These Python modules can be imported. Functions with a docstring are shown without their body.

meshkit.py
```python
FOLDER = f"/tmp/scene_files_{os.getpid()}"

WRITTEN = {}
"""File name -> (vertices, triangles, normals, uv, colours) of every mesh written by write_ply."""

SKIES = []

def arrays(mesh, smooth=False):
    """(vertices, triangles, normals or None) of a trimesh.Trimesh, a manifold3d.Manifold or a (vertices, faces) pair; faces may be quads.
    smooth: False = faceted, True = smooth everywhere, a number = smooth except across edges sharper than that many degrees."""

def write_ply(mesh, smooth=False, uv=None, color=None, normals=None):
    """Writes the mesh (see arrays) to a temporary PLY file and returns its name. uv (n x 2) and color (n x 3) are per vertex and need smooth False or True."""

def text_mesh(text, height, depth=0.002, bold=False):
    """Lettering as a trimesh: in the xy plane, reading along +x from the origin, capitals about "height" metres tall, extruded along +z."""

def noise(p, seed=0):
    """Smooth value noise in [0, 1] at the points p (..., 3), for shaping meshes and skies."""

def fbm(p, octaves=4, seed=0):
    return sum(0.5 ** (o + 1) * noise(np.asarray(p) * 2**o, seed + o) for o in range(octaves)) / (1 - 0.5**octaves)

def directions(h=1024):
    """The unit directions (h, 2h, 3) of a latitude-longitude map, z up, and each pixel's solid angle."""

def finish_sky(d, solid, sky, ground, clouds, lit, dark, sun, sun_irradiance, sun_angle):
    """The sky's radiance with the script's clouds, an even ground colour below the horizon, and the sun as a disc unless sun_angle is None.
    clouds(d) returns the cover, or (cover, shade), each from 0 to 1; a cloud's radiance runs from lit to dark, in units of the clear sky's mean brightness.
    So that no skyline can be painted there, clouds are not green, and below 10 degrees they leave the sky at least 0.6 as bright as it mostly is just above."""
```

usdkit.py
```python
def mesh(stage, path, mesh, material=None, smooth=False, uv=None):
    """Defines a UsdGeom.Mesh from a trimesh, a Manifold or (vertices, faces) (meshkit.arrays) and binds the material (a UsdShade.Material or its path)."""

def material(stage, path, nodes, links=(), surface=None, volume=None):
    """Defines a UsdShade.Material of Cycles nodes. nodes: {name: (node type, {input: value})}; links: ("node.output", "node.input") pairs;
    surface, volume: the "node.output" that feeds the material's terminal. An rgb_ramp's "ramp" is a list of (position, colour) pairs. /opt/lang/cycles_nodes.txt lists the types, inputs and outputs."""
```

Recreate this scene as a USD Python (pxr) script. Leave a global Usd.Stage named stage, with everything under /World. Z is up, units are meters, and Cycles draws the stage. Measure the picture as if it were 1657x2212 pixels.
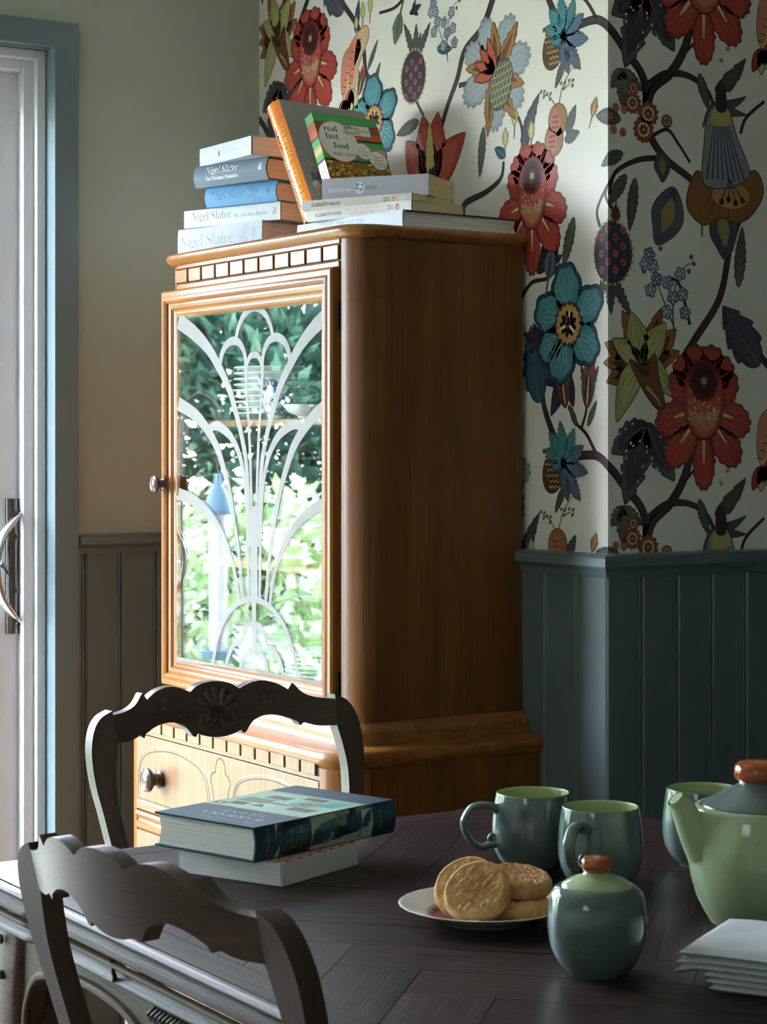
import math, random, glob
import numpy as np, trimesh, shapely
import manifold3d as m3
from shapely import affinity
from shapely.geometry import Polygon, LineString, Point, box as sbox
from shapely.ops import unary_union
import usdkit, meshkit
from pxr import Usd, UsdGeom, UsdLux, UsdShade, Sdf, Gf, Vt

stage = Usd.Stage.CreateInMemory()
UsdGeom.SetStageUpAxis(stage, UsdGeom.Tokens.z)
UsdGeom.SetStageMetersPerUnit(stage, 1.0)
UsdGeom.Xform.Define(stage, '/World')
UsdGeom.Scope.Define(stage, '/World/Looks')

# ---------------------------------------------------------------- camera
FPX, HOR, TH, CX, ZC = 4432.0, 969.0, 1.00469, 828.5, 1.25      # focal length and horizon in pixels of the 1657 x 2212 frame, heading, height of the lens
VF = np.array([math.cos(TH), math.sin(TH), 0.0])
VR = np.array([math.sin(TH), -math.cos(TH), 0.0])
VU = np.array([0, 0, 1.0])
EYE = np.array([0, 0, ZC])
cam = UsdGeom.Camera.Define(stage, '/World/camera')
cam.AddTransformOp().Set(Gf.Matrix4d(*VR, 0, *VU, 0, *(-VF), 0, *EYE, 1))
cam.CreateHorizontalApertureAttr(24.0)
cam.CreateVerticalApertureAttr(24.0 * 2212 / 1657)
cam.CreateFocalLengthAttr(24.0 * FPX / 1657)
cam.CreateVerticalApertureOffsetAttr(-24.0 * (1106 - HOR) / 1657)
cam.CreateFStopAttr(18.0)
cam.CreateFocusDistanceAttr(3.0)
cam.CreateExposureAttr(7.95)

# ---------------------------------------------------------------- daylight
def S(*c):
    """sRGB 0..255 -> linear"""
    c = np.asarray(c[0] if len(c) == 1 else c, float) / 255
    return tuple(np.where(c <= 0.04045, c / 12.92, ((c + 0.055) / 1.055) ** 2.4))

SUN_DIR = np.array([-0.50, -0.42, 0.76]); SUN_DIR /= np.linalg.norm(SUN_DIR)      # towards the sun: over the house, from the left
dome = UsdLux.DomeLight.Define(stage, '/World/sky')
dome.CreateIntensityAttr(1.0)
sky = usdkit.material(stage, '/World/Looks/sky_look', {
    'tex': ('sky_texture', {'sky_type': 'hosek_wilkie', 'sun_disc': False, 'sun_direction': tuple(SUN_DIR), 'turbidity': 3.0, 'ground_albedo': 0.3}),
    'hv': ('hsv', {'saturation': 0.45}),
    'bg': ('background_shader', {'strength': 1.0})},
    [('tex.color', 'hv.color'), ('hv.color', 'bg.color')], surface='bg.background')
UsdShade.MaterialBindingAPI.Apply(dome.GetPrim()).Bind(sky)
sun = UsdLux.DistantLight.Define(stage, '/World/sun')
sun.CreateAngleAttr(0.6); sun.CreateIntensityAttr(4.0); sun.CreateColorAttr(Gf.Vec3f(1.0, 0.96, 0.88))
_z = SUN_DIR; _x = np.cross([0, 0, 1.0], _z); _x /= np.linalg.norm(_x); _y = np.cross(_z, _x)
sun.AddTransformOp().Set(Gf.Matrix4d(*_x, 0, *_y, 0, *_z, 0, 0, 0, 20, 1))
# ---------------------------------------------------------------- helpers
rng = np.random.default_rng(7)
WORLD = '/World'
used = {}
def numbered(parent, name):
    k = used.setdefault(parent + '/' + name, 0); used[parent + '/' + name] += 1
    return parent + '/' + (name if k == 0 else f'{name}_{k:03d}')
def M4(loc=(0, 0, 0), rz=0.0, x=None, y=None, z=None):
    m = np.eye(4)
    if x is None:
        c, s = math.cos(rz), math.sin(rz); x, y, z = (c, s, 0), (-s, c, 0), (0, 0, 1)
    m[:3, 0], m[:3, 1], m[:3, 2], m[:3, 3] = x, y, z, loc
    return m
mats = {}
def say(p, label=None, cat=None, group=None, kind=None):
    for k, v in (('label', label), ('category', cat), ('group', group), ('kind', kind)):
        if v: p.SetCustomDataByKey(k, v)
def place(p, m):
    UsdGeom.Xformable(p).AddTransformOp().Set(Gf.Matrix4d(*np.asarray(m).T.ravel()))
def thing(name, label=None, cat=None, m=None, group=None, kind=None):
    p = UsdGeom.Xform.Define(stage, numbered(WORLD, name)).GetPrim()
    m = np.eye(4) if m is None else m
    place(p, m); mats[str(p.GetPath())] = np.linalg.inv(m)
    say(p, label, cat, group, kind); return p
def VF_(mesh):
    if isinstance(mesh, (list, tuple)) and len(mesh) and not isinstance(mesh[0], np.ndarray): mesh = join(*mesh)
    v, f, _ = meshkit.arrays(mesh); return np.asarray(v, float), np.asarray(f, int)
def join(*ms):
    vs, fs, n = [], [], 0
    for m in ms:
        if m is None: continue
        v, f = VF_(m); vs.append(v); fs.append(f + n); n += len(v)
    return np.vstack(vs), np.vstack(fs)
def tf(mesh, m):
    v, f = VF_(mesh); v = v @ m[:3, :3].T + m[:3, 3]
    return (v, f[:, ::-1]) if np.linalg.det(m[:3, :3]) < 0 else (v, f)
def mv(mesh, x=0, y=0, z=0): return tf(mesh, M4((x, y, z)))
def part(parent, name, mesh, mat, smooth=35, label=None, kind=None, world=False, col=None):
    v, f = VF_(mesh)
    if world: v = v @ mats[str(parent.GetPath())][:3, :3].T + mats[str(parent.GetPath())][:3, 3]
    path = numbered(str(parent.GetPath()), name)
    if world: mats[path] = mats[str(parent.GetPath())]
    g = usdkit.mesh(stage, path, (v, f), L[mat] if isinstance(mat, str) else mat, smooth=False if col is not None else smooth)
    if col is not None:
        UsdGeom.PrimvarsAPI(g).CreatePrimvar('tint', Sdf.ValueTypeNames.Color3fArray, 'vertex').Set(Vt.Vec3fArray.FromNumpy(np.asarray(col, np.float32)))
    mats.setdefault(path, mats.get(str(parent.GetPath()), np.eye(4)))
    say(g.GetPrim(), label=label, kind=kind); return g.GetPrim()
WP = stage.GetPrimAtPath('/World'); mats['/World'] = np.eye(4)
def top(name, mesh, mat, label=None, cat=None, group=None, kind=None, smooth=35):
    p = part(WP, name, mesh, mat, smooth, kind=kind); say(p, label, cat, group); return p
def again(src, m, label, group=None, name=None):
    p = UsdGeom.Xform.Define(stage, numbered(WORLD, (name or src.GetName()))).GetPrim()
    was = src.GetCustomData()
    p.GetReferences().AddInternalReference(src.GetPath()); p.SetInstanceable(True)
    UsdGeom.Xformable(p).ClearXformOpOrder()
    op = UsdGeom.Xformable(p).AddTransformOp(opSuffix='at'); op.Set(Gf.Matrix4d(*np.asarray(m).T.ravel()))
    UsdGeom.Xformable(p).SetXformOpOrder([op])
    say(p, label, was.get('category'), group or was.get('group')); return p

# shapes
def bx(x0, x1, y0, y1, z0, z1, c=0.0):
    """box, its edges chamfered by c"""
    if c <= 0:
        return np.array([[x, y, z] for x in (x0, x1) for y in (y0, y1) for z in (z0, z1)], float), np.array([[0, 1, 3], [0, 3, 2], [4, 6, 7], [4, 7, 5], [0, 4, 5], [0, 5, 1], [2, 3, 7], [2, 7, 6], [0, 2, 6], [0, 6, 4], [1, 5, 7], [1, 7, 3]])
    p = []
    for x, sx in ((x0, 1), (x1, -1)):
        for y, sy in ((y0, 1), (y1, -1)):
            for z, sz in ((z0, 1), (z1, -1)):
                p += [(x, y + sy * c, z + sz * c), (x + sx * c, y, z + sz * c), (x + sx * c, y + sy * c, z)]
    h = trimesh.convex.convex_hull(np.array(p)); return np.array(h.vertices), np.array(h.faces)
def lathe(prof, n=56):
    """prof: (r, z) from bottom to top (closed on the axis where r = 0)"""
    prof = np.array(prof, float); a = np.linspace(0, 2 * np.pi, n, endpoint=False)
    v = np.stack([prof[:, :1] * np.cos(a), prof[:, :1] * np.sin(a), np.repeat(prof[:, 1:], n, 1)], -1).reshape(-1, 3)
    f = []
    for i in range(len(prof) - 1):
        for j in range(n):
            a0, a1, b0, b1 = i * n + j, i * n + (j + 1) % n, (i + 1) * n + j, (i + 1) * n + (j + 1) % n
            if prof[i + 1, 0] > 1e-9: f.append((a0, b1, b0))
            if prof[i, 0] > 1e-9: f.append((a0, a1, b1))
    f = np.array(f); 
    return clean((v, f))
def clean(m):
    t = trimesh.Trimesh(*VF_(m), process=False); t.merge_vertices(digits_vertex=7); t.update_faces(t.nondegenerate_faces()); t.remove_unreferenced_vertices()
    return np.array(t.vertices), np.array(t.faces)
def spline(pts, n=8, closed=False):
    """Catmull-Rom through the points"""
    p = np.array(pts, float); k = len(p); out = []
    for i in range(k if closed else k - 1):
        if closed: a, b, c, d = p[i - 1], p[i], p[(i + 1) % k], p[(i + 2) % k]
        else: a, b, c, d = p[max(i - 1, 0)], p[i], p[i + 1], p[min(i + 2, k - 1)]
        t = np.linspace(0, 1, n, endpoint=False)[:, None]
        out.append(0.5 * (2 * b + (c - a) * t + (2 * a - 5 * b + 4 * c - d) * t ** 2 + (3 * b - a - 3 * c + d) * t ** 3))
    if not closed: out.append(p[-1:])
    return np.vstack(out)
def tri(poly):
    out = []
    for g in geoms(poly):
        if g.area < 1e-12: continue
        v, f = trimesh.creation.triangulate_polygon(g, engine='earcut'); u, q = np.unique(f, return_inverse=True); v, f = v[u], q.reshape(-1, 3); out.append((np.column_stack([v, np.zeros(len(v))]), f))
    return join(*out) if out else None
def geoms(p):
    if p.is_empty: return []
    if p.geom_type == 'Polygon': return [p]
    return [g for q in getattr(p, 'geoms', []) for g in geoms(q)]
def slab(poly, h, z0=0.0):
    """polygon in xy extruded from z0 to z0 + h"""
    return mv(join(*[(lambda t: (np.array(t.vertices), np.array(t.faces)))(trimesh.creation.extrude_polygon(g, h, engine='earcut')) for g in geoms(poly)]), 0, 0, z0)
def swap(mesh, x, y, z, o=(0, 0, 0)): return tf(mesh, M4(o, x=x, y=y, z=z))
def tube(path, r, n=10, closed=False, flat=None, cap=True):
    """round (or elliptic: r = (a, b) per point, flat = the direction of a) tube along a path"""
    p = np.array(path, float); k = len(p)
    d = np.gradient(p, axis=0) if not closed else (np.roll(p, -1, 0) - np.roll(p, 1, 0))
    d /= np.linalg.norm(d, axis=1, keepdims=True) + 1e-12
    r = np.array(r, float)
    if r.ndim == 0: r = np.full((k, 2), r)
    elif r.ndim == 1: r = np.column_stack([r, r]) if len(r) == k and not (len(r) == 2 and k != 2) else np.tile(r, (k, 1))
    u = np.array(flat, float) if flat is not None else np.array([0.3, 0.2, 0.9]); rings = []
    for i in range(k):
        a = u - d[i] * (u @ d[i]); a /= np.linalg.norm(a) + 1e-12
        if flat is None: u = a
        b = np.cross(d[i], a); t = np.linspace(0, 2 * np.pi, n, endpoint=False)
        rings.append(p[i] + r[i, 0] * np.cos(t)[:, None] * a + r[i, 1] * np.sin(t)[:, None] * b)
    return loft(rings, closed, cap)
def loft(rings, closed=False, cap=True):
    k, n = len(rings), len(rings[0]); v = np.vstack(rings); f = []
    for i in range(k if closed else k - 1):
        q = (i + 1) % k
        for j in range(n):
            a, b, c, d = i * n + j, i * n + (j + 1) % n, q * n + (j + 1) % n, q * n + j
            f += [(a, b, c), (a, c, d)]
    if cap and not closed:
        v = np.vstack([v, rings[0].mean(0), rings[-1].mean(0)]); s = len(v) - 2
        for j in range(n): f += [(s, (j + 1) % n, j), (s + 1, (k - 1) * n + j, (k - 1) * n + (j + 1) % n)]
    return v, np.array(f)
def miter(path, closed):
    """outward (right-hand) offset directions of a 2-D path, scaled so that offsets stay parallel"""
    p = np.array(path, float)
    e = np.roll(p, -1, 0) - p
    if not closed: e[-1] = e[-2]
    e /= np.linalg.norm(e, axis=1, keepdims=True)
    nrm = np.column_stack([e[:, 1], -e[:, 0]]); prev = np.roll(nrm, 1, 0)
    if not closed: prev[0] = nrm[0]
    m = nrm + prev; m /= np.linalg.norm(m, axis=1, keepdims=True)
    return m / np.maximum((m * nrm).sum(1, keepdims=True), 0.3)
def mould(path, prof, closed=False, cap=True):
    """sweep the closed profile [(outward, z)] along a 2-D path in plan"""
    p = np.array(path, float); m = miter(p, closed); prof = np.array(prof, float)
    rings = [np.column_stack([p[i] + m[i] * o, z]) if False else np.array([[*(p[i] + m[i] * o), z] for o, z in prof]) for i in range(len(p))]
    return loft_poly(rings, prof, closed, cap)
def loft_poly(rings, prof, closed, cap):
    v, f = loft(rings, closed, False)
    if cap and not closed:
        t = tri(Polygon(prof)); 
        if t is not None:
            tv, tfc = t; pr = np.array(prof); idx = [int(np.argmin(((pr - q[:2]) ** 2).sum(1))) for q in tv]
            base = (len(rings) - 1) * len(prof)
            f = np.vstack([f, [[idx[a], idx[b], idx[c]] for a, b, c in tfc], [[base + idx[c], base + idx[b], base + idx[a]] for a, b, c in tfc]])
    t = trimesh.Trimesh(v, f, process=False); t.fix_normals(); return np.array(t.vertices), np.array(t.faces)
def pix(px, py):
    return VF + VR * (px - CX) / FPX + VU * (HOR - py) / FPX
def onX(px, py, X): d = pix(px, py); return EYE + d * (X / d[0])
def onY(px, py, Y): d = pix(px, py); return EYE + d * (Y / d[1])
def onZ(px, py, Z): d = pix(px, py); return EYE + d * ((Z - ZC) / d[2])

# flat printing: coloured polygons laid on a surface, each layer 0.05 mm above the one under it
class Print:
    def __init__(self): self.v, self.f, self.c, self.n = [], [], [], 0
    def add(self, poly, col, layer=0, strips=None):
        if strips is not None:
            x0, y0, x1, y1 = poly.bounds
            poly = unary_union([]) if poly.is_empty else shapely.MultiPolygon([g for a, b in zip(strips[:-1], strips[1:]) for g in geoms(poly.intersection(sbox(x0 - 1, a, x1 + 1, b)))])
        t = tri(poly if poly.is_valid else poly.buffer(0))
        if t is None: return
        v, f = t; v = v.copy(); v[:, 2] = layer
        self.v.append(v); self.f.append(f + self.n); self.n += len(v); self.c.append(np.tile(col, (len(v), 1)))
    def put(self, parent, name, fn, mat='print', step=5e-5, base=1e-4, world=False, label=None):
        if not self.v: return
        v = np.vstack(self.v); p = np.array([fn(a, b, base + step * l) for a, b, l in v]); f = np.vstack(self.f)
        q = p[f[0]]; nrm = np.cross(q[1] - q[0], q[2] - q[0]); a, b, l = v[f[0, 0]]
        if nrm @ (np.array(fn(a, b, 1.0)) - np.array(fn(a, b, 0.0))) < 0: f = f[:, ::-1]
        return part(parent, name, (p, f), mat, col=np.vstack(self.c), world=world, label=label)
FONTS = (glob.glob('/opt/blender-*/*/datafiles/fonts') or [''])[0]
_fonts = {}
def text(s, size, style='serif', thin=0.0, sx=1.0, track=0.0):
    """lettering as a shapely shape, baseline at the origin, capitals `size` tall"""
    from PIL import Image, ImageDraw, ImageFont
    def up(c):
        a = {'serif': (0x1D400, 0x1D41A, 0x1D7CE), 'italic': (0x1D434, 0x1D44E, None)}.get(style)
        if not a: return c
        if style == 'italic' and c == 'h': return '\u210e'
        if 'A' <= c <= 'Z': return chr(a[0] + ord(c) - 65)
        if 'a' <= c <= 'z': return chr(a[1] + ord(c) - 97)
        if c.isdigit() and a[2]: return chr(a[2] + ord(c) - 48)
        return c
    if style not in _fonts:
        ft = ImageFont.truetype(FONTS + ('/NotoSansMath-Regular.woff2' if style in ('serif', 'italic') else '/Inter.woff2'), 110)
        if style == 'bold': ft.set_variation_by_axes([24, 800])
        if style == 'sans': ft.set_variation_by_axes([24, 500])
        cap = ft.getbbox(up('E') if style != 'sans' else 'E', anchor='ls'); _fonts[style] = (ft, -cap[1])
    ft, cap = _fonts[style]; polys, x = [], 0.0
    for c in s:
        g = up(c); w = ft.getlength(g)
        if c != ' ':
            b = ft.getbbox(g, anchor='ls'); im = Image.new('L', (int(b[2] - b[0]) + 8, int(b[3] - b[1]) + 8))
            ImageDraw.Draw(im).text((4 - b[0], 4 - b[1]), g, 255, ft, anchor='ls')
            on = np.pad(np.asarray(im) > 127, ((0, 0), (1, 1))).astype(np.int8); df = np.diff(on, axis=1)
            rows, st = np.nonzero(df == 1); en = np.nonzero(df == -1)[1]
            sh = unary_union([sbox(a, -r - 1, e, -r) for a, e, r in zip(st, en, rows)]).buffer(0.7).buffer(-0.7 - thin).simplify(0.8)
            polys.append(affinity.translate(sh, x + b[0] - 4, 4 - b[1]))
        x += w * (1 if c != ' ' else 0.9) + track * cap
    k = size / cap
    return affinity.affine_transform(unary_union(polys), [k * sx, 0, 0, k, 0, 0])
def at(shape, x, y, rot=0, align='l'):
    if align == 'c': b = shape.bounds; shape = affinity.translate(shape, -(b[0] + b[2]) / 2, 0)
    if align == 'r': shape = affinity.translate(shape, -shape.bounds[2], 0)
    return affinity.translate(affinity.rotate(shape, rot, origin=(0, 0)), x, y)
# ---------------------------------------------------------------- materials
L = {}
def look(name, nodes, links, surface='p.BSDF'):
    L[name] = usdkit.material(stage, '/World/Looks/' + name, nodes, links, surface=surface)
def plain(name, col, rough=0.5, spec=0.5, metal=0.0, coat=0.0, bump=0.0, bscale=200.0, var=0.0, vscale=6.0, **kw):
    n = {'p': ('principled_bsdf', {'base_color': col, 'roughness': rough, 'specular_ior_level': spec, 'metallic': metal, 'coat_weight': coat, **kw})}; l = []
    if bump or var: n['tc'] = ('texture_coordinate', {})
    if bump:
        n['bn'] = ('noise_texture', {'scale': bscale, 'detail': 3.0}); n['b'] = ('bump', {'strength': bump, 'distance': 0.001})
        l += [('tc.object', 'bn.vector'), ('bn.fac', 'b.height'), ('b.normal', 'p.normal')]
    if var:
        n['vn'] = ('noise_texture', {'scale': vscale, 'detail': 4.0}); n['r'] = ('rgb_ramp', {'ramp': [(0.3, tuple(np.array(col) * (1 - var))), (0.7, tuple(np.minimum(np.array(col) * (1 + var), 1)))]})
        l += [('tc.object', 'vn.vector'), ('vn.fac', 'r.fac'), ('r.color', 'p.base_color')]
    look(name, n, l)
def wood(name, ramp, along='z', s=1.0, rough=0.4, coat=0.0, bump=0.25, pore=0.35, rand=0.0, rot=0.0, spec=0.5, streak=40.0, poredark=(0.02, 0.01, 0.005)):
    sc = [streak * s] * 3; sc['xyz'.index(along)] = 1.6 * s
    sp = [420.0 * s] * 3; sp['xyz'.index(along)] = 9.0 * s
    n = {'tc': ('texture_coordinate', {}), 'oi': ('object_info', {}), 'sh': ('vector_math', {'math_type': 'scale', 'vector1': (7.3, 3.1, 5.7)}), 'ad': ('vector_math', {'math_type': 'add'}),
         'rt': ('mapping', {'rotation': (0, 0, rot)}), 'm1': ('mapping', {'scale': tuple(sc)}), 'm2': ('mapping', {'scale': tuple(sp)}),
         'n1': ('noise_texture', {'scale': 1.0, 'detail': 5.0, 'roughness': 0.6, 'distortion': 0.6}), 'n2': ('noise_texture', {'scale': 1.0, 'detail': 2.0, 'roughness': 0.7}),
         'r1': ('rgb_ramp', {'ramp': ramp}), 'r2': ('rgb_ramp', {'ramp': [(0.50, (0, 0, 0)), (0.68, (1, 1, 1))]}), 'pf': ('math', {'math_type': 'multiply', 'value2': pore}),
         'mx': ('mix', {'mix_type': 'mix', 'color2': poredark}), 'hv': ('hsv', {}), 'vr': ('map_range', {'from_min': 0.0, 'from_max': 1.0, 'to_min': 1 - rand, 'to_max': 1 + rand}),
         'b': ('bump', {'strength': bump, 'distance': 0.0006, 'invert': True}), 'rr': ('map_range', {'to_min': rough - 0.06, 'to_max': rough + 0.12}),
         'p': ('principled_bsdf', {'coat_weight': coat, 'coat_roughness': 0.22, 'specular_ior_level': spec})}
    l = [('oi.random', 'sh.scale'), ('tc.object', 'ad.vector1'), ('sh.vector', 'ad.vector2'), ('ad.vector', 'rt.vector'), ('rt.vector', 'm1.vector'), ('rt.vector', 'm2.vector'), ('m1.vector', 'n1.vector'), ('m2.vector', 'n2.vector'),
         ('n1.fac', 'r1.fac'), ('n2.fac', 'r2.fac'), ('r2.color', 'pf.value1'), ('pf.value', 'mx.fac'), ('r1.color', 'mx.color1'), ('mx.color', 'hv.color'), ('oi.random', 'vr.value'), ('vr.result', 'hv.value'),
         ('hv.color', 'p.base_color'), ('pf.value', 'b.height'), ('b.normal', 'p.normal'), ('n1.fac', 'rr.value'), ('rr.result', 'p.roughness')]
    look(name, n, l)
look('print', {'a': ('attribute', {'attribute': 'tint'}), 'p': ('principled_bsdf', {'roughness': 0.45, 'specular_ior_level': 0.4})}, [('a.color', 'p.base_color')])
look('paper_print', {'a': ('attribute', {'attribute': 'tint'}), 'p': ('principled_bsdf', {'roughness': 0.36, 'specular_ior_level': 0.45})}, [('a.color', 'p.base_color')])
def glass(name, f0, tint=(1, 1, 1)):
    look(name, {'g': ('geometry', {}), 'd': ('vector_math', {'math_type': 'dot_product'}), 'ab': ('math', {'math_type': 'absolute'}), 'om': ('math', {'math_type': 'subtract', 'value1': 1.0}), 'pw': ('math', {'math_type': 'power', 'value2': 5.0}),
                'ml': ('math', {'math_type': 'multiply_add', 'value2': 1 - f0, 'value3': f0, 'use_clamp': True}), 't': ('transparent_bsdf', {'color': tint}), 'gl': ('glossy_bsdf', {'color': (1, 1, 1), 'roughness': 0.0}), 'm': ('mix_closure', {})},
         [('g.incoming', 'd.vector1'), ('g.normal', 'd.vector2'), ('d.value', 'ab.value1'), ('ab.value', 'om.value2'), ('om.value', 'pw.value1'), ('pw.value', 'ml.value1'), ('ml.value', 'm.fac'), ('t.BSDF', 'm.closure1'), ('gl.BSDF', 'm.closure2')], surface='m.closure')
glass('pane', 0.045)
glass('tinted_pane', 0.045, (0.24, 0.25, 0.25))
glass('cabinet_glass', 0.065, (0.97, 0.985, 0.98))
plain('sage_paint', S(170, 177, 160), 0.55, var=0.03, vscale=2.0, bump=0.05, bscale=900)
plain('wainscot_paint', S(90, 106, 106), 0.34, spec=0.65, var=0.03, vscale=3)
plain('casing_paint', S(104, 122, 126), 0.36, var=0.03, vscale=3)
plain('upvc', S(228, 229, 232), 0.28)
plain('ceiling_paint', S(225, 224, 218), 0.8)
plain('wallpaper_base', S(236, 232, 222), 0.36, 0.45, bump=0.06, bscale=1400)
plain('chrome', (0.62, 0.62, 0.64), 0.08, metal=1.0)
plain('dark_chrome', (0.16, 0.15, 0.15), 0.1, metal=1.0)
wood('floor_wood', [(0.3, S(58, 40, 28)), (0.7, S(88, 62, 42))], 'y', 1.0, 0.4, rand=0.15)
HONEY = [(0.25, S(108, 62, 16)), (0.5, S(138, 84, 25)), (0.75, S(162, 106, 38))]
wood('cabinet_wood', HONEY, 'z', 1.0, 0.36, 0.2, 0.10, 0.30)
wood('cabinet_wood_y', HONEY, 'y', 1.0, 0.34, 0.25, 0.10, 0.25)
wood('drawer_wood', [(0.25, S(122, 86, 58)), (0.75, S(150, 110, 79))], 'z', 1.0, 0.34, 0.4, 0.08, 0.25, streak=60)
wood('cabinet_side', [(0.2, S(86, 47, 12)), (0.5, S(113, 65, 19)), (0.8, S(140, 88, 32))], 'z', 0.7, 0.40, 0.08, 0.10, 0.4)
wood('knob_wood', [(0.3, S(52, 36, 24)), (0.7, S(78, 54, 34))], 'x', 2.0, 0.3, 0.5, 0.05, 0.2)
plain('groove_dark', S(30, 20, 12), 0.6)
plain('iron', (0.05, 0.05, 0.05), 0.4, metal=0.8)
look('frosted', {'p': ('principled_bsdf', {'base_color': S(142, 140, 134), 'roughness': 0.5, 'specular_ior_level': 0.3}), 'tl': ('translucent_bsdf', {'color': S(176, 174, 166)}), 'tr': ('transparent_bsdf', {}), 'm': ('mix_closure', {'fac': 0.3}), 'm2': ('mix_closure', {'fac': 0.22})},
     [('p.BSDF', 'm.closure1'), ('tl.BSDF', 'm.closure2'), ('m.closure', 'm2.closure1'), ('tr.BSDF', 'm2.closure2')], surface='m2.closure')
# ---------------------------------------------------------------- the room
XW, YC, YS = 2.043, 2.552, 3.690          # wallpapered face, its outer corner, the sage door wall
top('floor', bx(-2.2, 4.3, -2.2, 3.85, -0.06, 0.0), 'floor_wood', kind='structure')
top('ceiling', bx(-2.3, 4.4, -2.3, 3.9, 2.5, 2.6), 'ceiling_paint', kind='structure')
DX0, DX1, DZ1 = -0.33, 1.590, 2.030       # the door opening
w = Polygon([(-2.3, 0), (2.1, 0), (2.1, 2.5), (-2.3, 2.5)]).difference(sbox(DX0, -1, DX1, DZ1))
wall_left = top('wall_left', swap(slab(w, 0.17), (1, 0, 0), (0, 0, 1), (0, -1, 0), (0, YS + 0.17, 0)), 'sage_paint', kind='structure')
wall_back = top('wall_back', bx(XW, 4.4, YC, 3.9, 0, 2.5), 'wallpaper_base', kind='structure')
plain('deep_paint', S(70, 78, 76), 0.6)
top('wall_right', bx(2.66, 2.86, -2.3, YC, 0, 2.5), 'deep_paint', kind='structure')
top('wall_front', bx(-2.3, 4.3, -2.4, -2.2, 0, 2.5), 'sage_paint', kind='structure')
WY0, WY1, WZ0, WZ1 = -0.55, 0.45, 1.35, 2.20
top('wall_side', swap(slab(sbox(-2.3, 0, 3.9, 2.5).difference(sbox(WY0, WZ0, WY1, WZ1)), 0.2), (0, 1, 0), (0, 0, 1), (1, 0, 0), (-2.4, 0, 0)), 'sage_paint', kind='structure')
win = thing('window_1', kind='structure', m=M4((-2.2, (WY0 + WY1) / 2, WZ0)))
for q in ((WY0, WY0 + .05, WZ0, WZ1), (WY1 - .05, WY1, WZ0, WZ1), (WY0 + .05, WY1 - .05, WZ0, WZ0 + .05), (WY0 + .05, WY1 - .05, WZ1 - .05, WZ1)): part(win, 'frame', bx(-2.32, -2.25, *q, 0.004), 'upvc', world=True, smooth=False)
part(win, 'pane', bx(-2.288, -2.284, WY0 + .05, WY1 - .05, WZ0 + .05, WZ1 - .05), 'tinted_pane', world=True, smooth=False)
part(win, 'sill', bx(-2.26, -2.16, WY0 - .04, WY1 + .04, WZ0 - .025, WZ0, 0.003), 'upvc', world=True, smooth=False)
# tongue-and-groove boards, each its own, with a bead along one edge
def board(parent, p0, p1, n, z1=1.05):
    """board between two plan points on the wall line; n: the outward direction"""
    p0, p1, n = map(np.array, (p0, p1, n)); u = (p1 - p0); w_ = np.linalg.norm(u); u = u / w_; t = 0.012
    prof = [(0.0005, 0), (0.0005, t - 0.004), (0.004, t), (0.0065, t), (0.0075, t - 0.002), (0.0095, t - 0.002), (0.0105, t), (w_ - 0.004, t), (w_ - 0.0005, t - 0.004), (w_ - 0.0005, 0)]
    v = slab(Polygon(prof), z1); part(parent, 'wainscot_board', tf(v, M4((*p0, 0), x=(*u, 0), y=(*n, 0), z=(0, 0, 1))), 'wainscot_paint', smooth=20)
xs = [1.632] + [1.6507 + 0.077 * k for k in range(6)]; xs = [x for x in xs if x < 2.031] + [2.031]
for a, b in zip(xs[:-1], xs[1:]): board(wall_left, (b, YS), (a, YS), (0, -1))
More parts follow.
